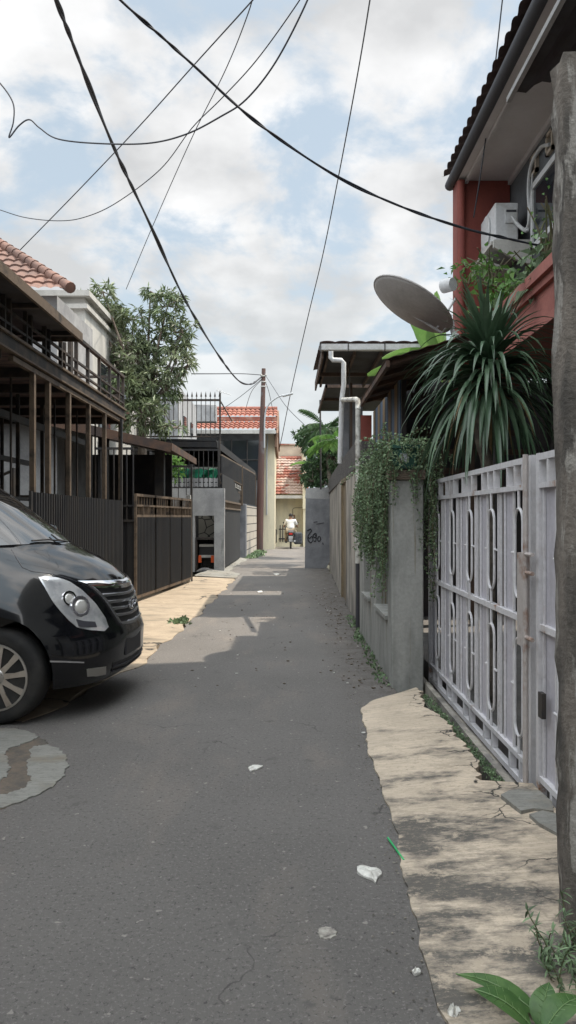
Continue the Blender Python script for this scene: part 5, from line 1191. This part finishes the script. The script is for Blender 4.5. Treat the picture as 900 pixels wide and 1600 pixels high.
def disc_at(px, py, r, o1, prof_h=.01, n=28, rin=0):
    h, nn = hit_cam(px, py); d = (W(px,py,1)-Vector((0,0,H))).normalized(); ax = (nn*.6 - d*.4 + RZ.to_3x3() @ Vector((.5,0,0))).normalized(); u = ax.orthogonal().normalized(); v = ax.cross(u); mb = MB()
    c0 = h+nn*o1
    if rin:
        rws = []
        for (ra, hh) in ((r,-.01),(r,prof_h),(rin,prof_h),(rin,-.01)): rws.append([c0+u*ra*cos(2*pi*k/n)+v*ra*sin(2*pi*k/n)+ax*hh for k in range(n)])
        mb.grid(rws, close=True)
    else:
        rws = []
        for j in range(5): a = pi/2*j/4.001; rws.append([c0+u*r*cos(a)*cos(2*pi*k/n)+v*r*cos(a)*sin(2*pi*k/n)+ax*prof_h*sin(a) for k in range(n)])
        mb.grid(rws, close=True); mb.add(rws[-1], [tuple(range(n))])
    return mb
for (px,py,r,rin,mt,nm) in ((124,948,.080,.060,'chrome','lamp_ring'),(107,936,.058,.045,'chrome','lamp_ring')):
    a = disc_at(px,py,r,.004,.018,28,rin); a.build(nm, M[mt], hA, smooth=True); mir(a).build(nm, M[mt], hB, smooth=True)
for (px,py,r,hh) in ((125,948,.058,.03),(107,936,.043,.02)):
    a = disc_at(px,py,r,.006,hh); a.build('lamp_lens', M['lamp_clear'], hA, smooth='all'); mir(a).build('lamp_lens', M['lamp_clear'], hB, smooth='all')
a = patch([(118,968),(130,971),(147,972)], [(122,979),(134,981),(150,981)], hit_cam, .014, 8, 4); a.build('lamp_base', M['dark_pipe'], hA, smooth=True); mir(a).build('lamp_base', M['dark_pipe'], hB, smooth=True)
# grille (front projection y,z)
mb = patch([(-.45,.965),(-.2,.945),(0,.935),(.2,.945),(.45,.965)], [(-.26,.665),(-.1,.655),(0,.65),(.1,.655),(.26,.665)], hit_front, .004, 40, 12)
gr = mb.build('grille', M['car_plastic'], van, smooth=True)
mb = patch([(-.52,1.005),(-.3,.99),(0,.975),(.3,.99),(.52,1.005)], [(-.43,.945),(-.25,.925),(0,.915),(.25,.925),(.43,.945)], hit_front, .016, 40, 6, -.01, .006); mb.build('chrome_strip', M['chrome'], gr, smooth=True)
for i in range(4):
    z = .875-i*.055; wd = .40-i*.035; mb = patch([(-wd,z+.024),(0,z+.008),(wd,z+.024)], [(-wd+.012,z),(0,z-.014),(wd-.012,z)], hit_front, .014, 30, 4, -.005, .006); mb.build('slat', mat('slat_grey', (.30,.30,.31), rough=.25, metal=.8, bump=0, speck=0), gr, smooth=True)
for s in (-1,1):
    mb = patch([(s*.475,.975),(s*.36,.78),(s*.275,.645)], [(s*.44,.965),(s*.33,.78),(s*.245,.655)], hit_front, .016, 20, 4, -.005, .004); mb.build('grille_frame', MATS['slat_grey'], gr, smooth=True)
mb = patch([(-.275,.665),(0,.648),(.275,.665)], [(-.255,.635),(0,.618),(.255,.635)], hit_front, .018, 24, 4, -.005, .005); mb.build('grille_frame', MATS['slat_grey'], gr, smooth=True)
# emblem: oval with slanted H
pc, nn = hit_front(0,.79); fx = (RZ @ Vector((1,0,0,0))).to_3d(); fy = (RZ @ Vector((0,1,0,0))).to_3d(); fz = Vector((0,0,1)); pc = pc+fx*.035
mb = MB(); mb.tube([pc+fy*.085*cos(2*pi*k/24)+fz*.045*sin(2*pi*k/24) for k in range(25)], .007, 6, cap=False)
for s in (-1,1): mb.tube([pc+fy*(s*.035-.014)-fz*.036, pc+fy*(s*.035+.014)+fz*.036], .007, 6)
mb.tube([pc-fy*.035-fz*.006, pc+fy*.035+fz*.006], .006, 6); mb.build('emblem', M['chrome'], van, smooth=True)
# lower intake, fog lamps, bumper line, plate
mb = patch([(-.42,.375),(0,.355),(.42,.375)], [(-.40,.285),(0,.265),(.40,.285)], hit_front, .003, 30, 6); it = mb.build('lower_intake', M['car_plastic'], van, smooth=True)
for z in (.30,.335):
    mb = patch([(-.40,z+.01),(0,z-.01),(.40,z+.01)], [(-.40,z-.002),(0,z-.022),(.40,z-.002)], hit_front, .012, 30, 3); mb.build('intake_slat', M['dark_pipe'], it, smooth=True)
both('fog_lamp', patch([(135,1045),(150,1043),(165,1041)], [(136,1057),(150,1056),(165,1053)], hit_cam, .006, 10, 4), M['fog_glass'], van)
both('bumper_trim', patch([(78,1032),(100,1032.5),(131,1034)], [(78,1034.5),(100,1035),(131,1036)], hit_cam, .005, 16, 3), M['chrome'], van)
pc, nn = hit_front(0,.46); mb = MB()
for (u_, z_) in ((-.21,.39),(.21,.39),(.21,.54),(-.21,.54)): mb.v.append(tuple(cw((0,u_,z_))*1))
A_ = [Vector(v) for v in mb.v]; x_l = (CI @ pc).x-.015; A_ = [cw(((CI @ v).x*0+x_l,(CI @ v).y,v.z)) for v in A_]
mb = MB(); mb.prism(A_, fx*.02); bevel(mb.build('number_plate', mat('plate', (.03,.03,.035), rough=.5), van), .01)
# glass
def ringfaces(i0, i1, k0, k1, o=.004):
    F = []; Bk = []
    rws = [[cw(p) for p in rings[i][k0:k1]] for i in range(i0, i1+1)]
    out = []
    for i, r in enumerate(rws):
        row = []
        for k, p in enumerate(r):
            h = bvh.find_nearest(p-off); n_ = h[1]; 
            c = p-cw((-1.5,0,.9)); n_ = n_ if n_.dot(c) > 0 else -n_
            row.append(p+n_*o)
        out.append(row)
    mb = MB(); mb.grid(out); mb.grid([list(reversed([q for q in r])) for r in rws]); return mb
G_ = mat('car_glass', (.012,.014,.016), rough=.03, bump=0, speck=0, spec=.9, coat=.6)
c0 = (K-1)//2
mb = ringfaces(16, 20, c0-21, c0+22); mb.build('windshield', G_, van, smooth='all')
for s in (-1, 1):
    mb = MB(); rws = []
    for i in range(17, 20):
        r = [q for q in (rings[i][6:17])]; rws.append([cw((p.x, s*(abs(p.y)+.004), p.z)) for p in r])
    mb.grid(rws); mb.build('side_window', G_, van, smooth='all')
mb = MB(); pp = [hit_cam(a,b) for (a,b) in ((18,859),(26,873),(35,887),(50,893),(80,897),(107,904),(130,913),(146,921))]; mb.tube([p+n_*.0005 for p, n_ in pp], .0035, 5); o_ = mb.build('bonnet_gap', M['dark_pipe'], van); mir(mb).build('bonnet_gap', M['dark_pipe'], van)
# wipers
for (P) in ([(95,848),(72,846),(48,848)], [(78,838),(88,846),(104,850)]):
    pp = [hit_cam(*p) for p in P]; mb = MB(); mb.tube([p+n_*.02 for p, n_ in pp], .007, 6); mb.build('wiper', M['car_plastic'], van)
# mirrors
for s in (-1,1):
    mb = MB(); c = Vector((-.35,s*1.04,1.33)); mb.lathe([(.02,-.07),(.09,-.05),(.11,0),(.09,.05),(.03,.07)], (0,0,0), 'x', 14); mb.v = [tuple(cw(Vector(v)*1+c)) for v in mb.v]; mb.bar(cw((-.35,s*.84,1.28)), cw((-.35,s*.98,1.30)), .05); mb.build('side_mirror', M['car_paint'], van, smooth=True)
# wheels
def wheel(x, s):
    c = Vector((x+.045, s*.81, .345)); root = None
    mb = MB(); prof = [(.225,.095),(.25,.11),(.30,.113),(.325,.103),(.342,.075),(.345,0),(.342,-.075),(.325,-.103),(.30,-.113),(.25,-.11),(.225,-.095)]
    mb.lathe(prof, (0,0,0), 'y', 48); 
    for k in range(60):
        a = 2*pi*k/60
        for sy in (-.05,.05): mb.box(-.004,.004,sy-.03,sy+.03,.342,.348) if 0 else None
    fix = lambda mb: setattr(mb, 'v', [tuple(cw(Vector(v)+c)) for v in mb.v])
    fix(mb); ty = mb.build('wheel', M['tyre'], van, smooth=True)
    o = s*.085
    mb = MB(); n = 48; rws = []
    for (r, h) in ((.228,o+s*.03),(.243,o+s*.028),(.243,o+s*.02),(.222,o+s*.0),(.215,o-s*.06),(.215,o-s*.12)): rws.append([Vector((r*cos(2*pi*k/n), h, r*sin(2*pi*k/n))) for k in range(n)])
    mb.grid(rws, close=True)
    for k in range(10):
        a = 2*pi*k/10+.12; d = Vector((cos(a),0,sin(a))); tt = Vector((-sin(a),0,cos(a))); q = []
        hub, rimr = .045, .226
        f0 = [d*hub-tt*.022+Vector((0,o+s*.012,0)), d*hub+tt*.022+Vector((0,o+s*.012,0)), d*rimr*.62+tt*.017+Vector((0,o+s*.016,0))+0*d, d*rimr+tt*.030+Vector((0,o+s*.02,0)), d*rimr-tt*.016+Vector((0,o+s*.02,0)), d*rimr*.62-tt*.017+Vector((0,o+s*.016,0))]
        mb.prism(f0, (0,-s*.025,0))
    mb.lathe([(.062,o-s*.03),(.062,o+s*.012),(.05,o+s*.02),(.0301,o+s*.022)], (0,0,0), 'y', 24)
    fix(mb); rm = mb.build('rim', M['alloy'], ty, smooth=True)
    mb = MB(); mb.lathe([(.15,o-s*.10),(.15,o-s*.085)], (0,0,0), 'y', 32)
    for k in range(5): a = 2*pi*k/5+.4; mb.tube([Vector((.045*cos(a),o+s*.012,.045*sin(a))),Vector((.045*cos(a),o+s*.02,.045*sin(a)))], .009, 8)
    mb.lathe([(.028,o+s*.02),(.026,o+s*.028)], (0,0,0), 'y', 16)
    fix(mb); mb.build('brake_disc', mat('disc_dark', (.10,.07,.05), rough=.5, metal=.5), ty, smooth=True)
    mb = MB(); mb.cyl(Vector((0,-s*.14,0)), Vector((0,o-s*.11,0)), .19, 32); fix(mb); mb.build('wheel_well', M['car_plastic'], ty)
for x in (0,-3.2):
    for s in (-1,1): wheel(x, s)
# second car behind
t = thing('parked_hatchback', 'dark hatchback with roof spoiler parked inside the carport behind the van', 'car', (-4.0,9,0))
def sx(p): return p
m = MB(); prof = [(-2.95,.35),(-2.92,.95),(-3.02,1.1),(-3.10,1.45),(-3.30,1.62),(-5.2,1.66),(-5.9,1.15),(-7.0,1.0),(-7.15,.6),(-7.1,.35)]
A_ = [Vector((x,8.6,z)) for x, z in prof]; B_ = [Vector((x,8.72,z)) for x, z in prof]
mid = lambda y, ins: [Vector((x+(ins if x > -4 else -ins)*(-1 if 1 else 1)*(.0), y, z-(ins if z > 1.2 else 0))) for x, z in prof]
m.prism([Vector((x,8.15,z)) for x, z in prof], (0,1.75,0)); bevel(m.build('body', M['car_paint'], t), .08, 4)
m = MB(); m.prism([(-3.10,8.25,1.63),(-2.78,8.25,1.60),(-2.74,8.25,1.565),(-3.10,8.25,1.55)], (0,1.55,0)); bevel(m.build('spoiler', M['car_paint'], t), .02, 3)
m = MB(); m.prism([(-3.02,8.35,1.12),(-2.98,8.35,1.12),(-3.06,8.35,1.45),(-3.10,8.35,1.45)], (0,1.35,0)); m.build('rear_window', M['glass_dark'], t)
for y in (8.13,9.62):
    m = MB(); m.box(-3.06,-2.90,y,y+.3,.98,1.38); bevel(m.build('tail_lamp', M['lamp_clear'], t), .03)
for (x, y) in ((-3.6,8.14),(-3.6,9.8),(-6.3,8.14),(-6.3,9.8)):
    m = MB(); m.lathe([(.18,-.1),(.30,-.1),(.32,0),(.30,.1),(.18,.1)], (x,y,.32), 'y', 28); m.build('wheel', M['tyre'], t, smooth=True)
# ================================================================== rider and motorcycle
def skin_body(name, verts, edges, radii, mt, parent, off3, sub=2, root=0):
    me = bpy.data.meshes.new(name); me.from_pydata([tuple(Vector(v)) for v in verts], edges, []); o = bpy.data.objects.new(name, me); C.objects.link(o)
    md = o.modifiers.new('k','SKIN'); md.use_smooth_shade = True
    for i, r in enumerate(radii):
        sv = me.skin_vertices[0].data[i]; sv.radius = (r, r) if not isinstance(r, tuple) else r; sv.use_root = (i == root)
    sb = o.modifiers.new('s','SUBSURF'); sb.levels = sub; sb.render_levels = sub
    bpy.context.view_layer.update(); bake(o); o.data.materials.clear(); o.data.materials.append(mt)
    o.data.polygons.foreach_set('use_smooth', [True]*len(o.data.polygons))
    o.parent = parent; OFF[o.name] = OFF[parent.name] if parent else (0,0,0); return o
bx, by = .13, 36.4
moto = thing('motorcycle', 'dark motorcycle seen from behind with a bulky black side bag', 'motorcycle', (bx,by,0))
o3 = Vector((bx,by,0))
for (y, nm) in ((0,'wheel'),(1.25,'wheel')):
    m = MB(); m.lathe([(.19,-.03),(.26,-.045),(.29,-.02),(.295,0),(.29,.02),(.26,.045),(.19,.03)], (bx,by+y,.295), 'x', 28); wl = m.build(nm, M['tyre'], moto, smooth=True)
    m = MB(); m.lathe([(.185,-.02),(.185,.02)], (bx,by+y,.295), 'x', 20); m.build('rim', M['alloy'], wl)
m = MB(); prof = [(-.25,.55),(-.42,.78),(-.30,.86),(.35,.78),(.45,.70),(.75,.55),(.95,.95),(1.08,.98),(1.05,.55),(.70,.32),(.1,.32)]
m.prism([Vector((bx-.13,by+a,b)) for a, b in prof], (.26,0,0)); bevel(m.build('body', M['car_plastic'], moto), .04, 3)
m = MB(); m.prism([Vector((bx-.12,by+a,b)) for a, b in ((-.38,.80),(-.3,.88),(.35,.81),(.38,.78))], (.24,0,0)); m.build('seat', M['dark_pipe'], moto)
m = MB(); m.box(bx-.08,bx+.08,by-.46,by-.40,.68,.76); m.build('tail_lamp', M['red_plastic'], moto)
m = MB(); m.box(bx-.10,bx+.10,by-.44,by-.42,.48,.62); m.box(bx-.09,bx+.09,by-.41,by-.38,.35,.5); m.build('number_plate', M['grey_plaster'], moto)
m = MB(); m.tube([(bx-.36,by+.82,1.02),(bx-.15,by+.95,1.05),(bx+.15,by+.95,1.05),(bx+.36,by+.82,1.02)], .018, 6); m.build('handlebar', M['black_steel'], moto)
for s in (-1,1):
    m = MB(); m.tube([(bx+s*.25,by+.9,1.05),(bx+s*.33,by+.88,1.2)], .008, 5); m.lathe([(.045,-.01),(.045,.01)], (bx+s*.34,by+.88,1.23), 'y', 10); m.build('mirror', M['black_steel'], moto)
m = MB(); m.tube([(bx+.14,by+.5,.3),(bx+.18,by-.35,.38)], [.03,.05], 8); m.build('exhaust', M['lamp_grey'], moto)
m = MB(); m.box(bx+.14,bx+.55,by-.25,by+.25,.22,.78); bevel(m.build('side_bag', M['rag'], label='bulky black bag strapped to the right side of the motorcycle', cat='bag'), .09, 4)
rid = thing('person', 'rider in white shirt and khaki trousers seated on the motorcycle, back to camera', 'person', (bx,by,0))
V_ = [(0,.10,.90),(0,.12,1.05),(0,.16,1.22),(0,.20,1.34),(0,.22,1.42),(0,.23,1.49),(0,.24,1.58),
      (-.19,.18,1.33),(-.28,.35,1.12),(-.33,.62,1.03),(-.35,.76,1.03),(.19,.18,1.33),(.28,.35,1.12),(.33,.62,1.03),(.35,.76,1.03),
      (-.12,.12,.86),(-.22,.50,.80),(-.22,.45,.42),(-.22,.58,.34),(.12,.12,.86),(.22,.50,.80),(.22,.45,.42),(.22,.58,.34)]
E_ = [(0,1),(1,2),(2,3),(3,4),(4,5),(5,6),(3,7),(7,8),(8,9),(9,10),(3,11),(11,12),(12,13),(13,14),(0,15),(15,16),(16,17),(17,18),(0,19),(19,20),(20,21),(21,22)]
R2 = [(.17,.13),(.155,.12),(.165,.12),(.14,.10),.06,.085,.09,.075,.05,.038,.03,.075,.05,.038,.03,.10,.075,.05,.04,.10,.075,.05,.04]
sb = skin_body('body', V_, E_, R2, M['skin'], rid, None, 2)
# clothes: shells slightly larger
V2 = V_[:4]+[V_[7],V_[8],V_[11],V_[12]]; sh = skin_body('shirt', V2, [(0,1),(1,2),(2,3),(3,4),(4,5),(3,6),(6,7)], [(.20,.16),(.185,.145),(.195,.145),(.165,.12),.095,.07,.095,.07], M['shirt'], rid, None, 2)
V3 = [V_[0],V_[15],V_[16],V_[17],V_[19],V_[20],V_[21]]; skin_body('trousers', V3, [(0,1),(1,2),(2,3),(0,4),(4,5),(5,6)], [(.19,.15),.125,.095,.07,.125,.095,.07], M['trousers'], rid, None, 2)
m = MB(); 
hc = Vector((bx,by+.235,1.57)); rws = []
for i in range(7):
    a = -.25+i/6*(pi/2+.24); rws.append([hc+Vector((.098*cos(a)*cos(2*pi*k/16), .108*cos(a)*sin(2*pi*k/16)-.008, .115*sin(a))) for k in range(16)])
m.grid(rws, close=True); m.build('hair', M['hair'], rid, smooth='all')
for s in (-1,1):
    m = MB(); m.box(bx+s*.22-.05,bx+s*.22+.05,by+.42,by+.68,.26,.34); bevel(m.build('shoe', M['dark_pipe'], rid), .03, 3)
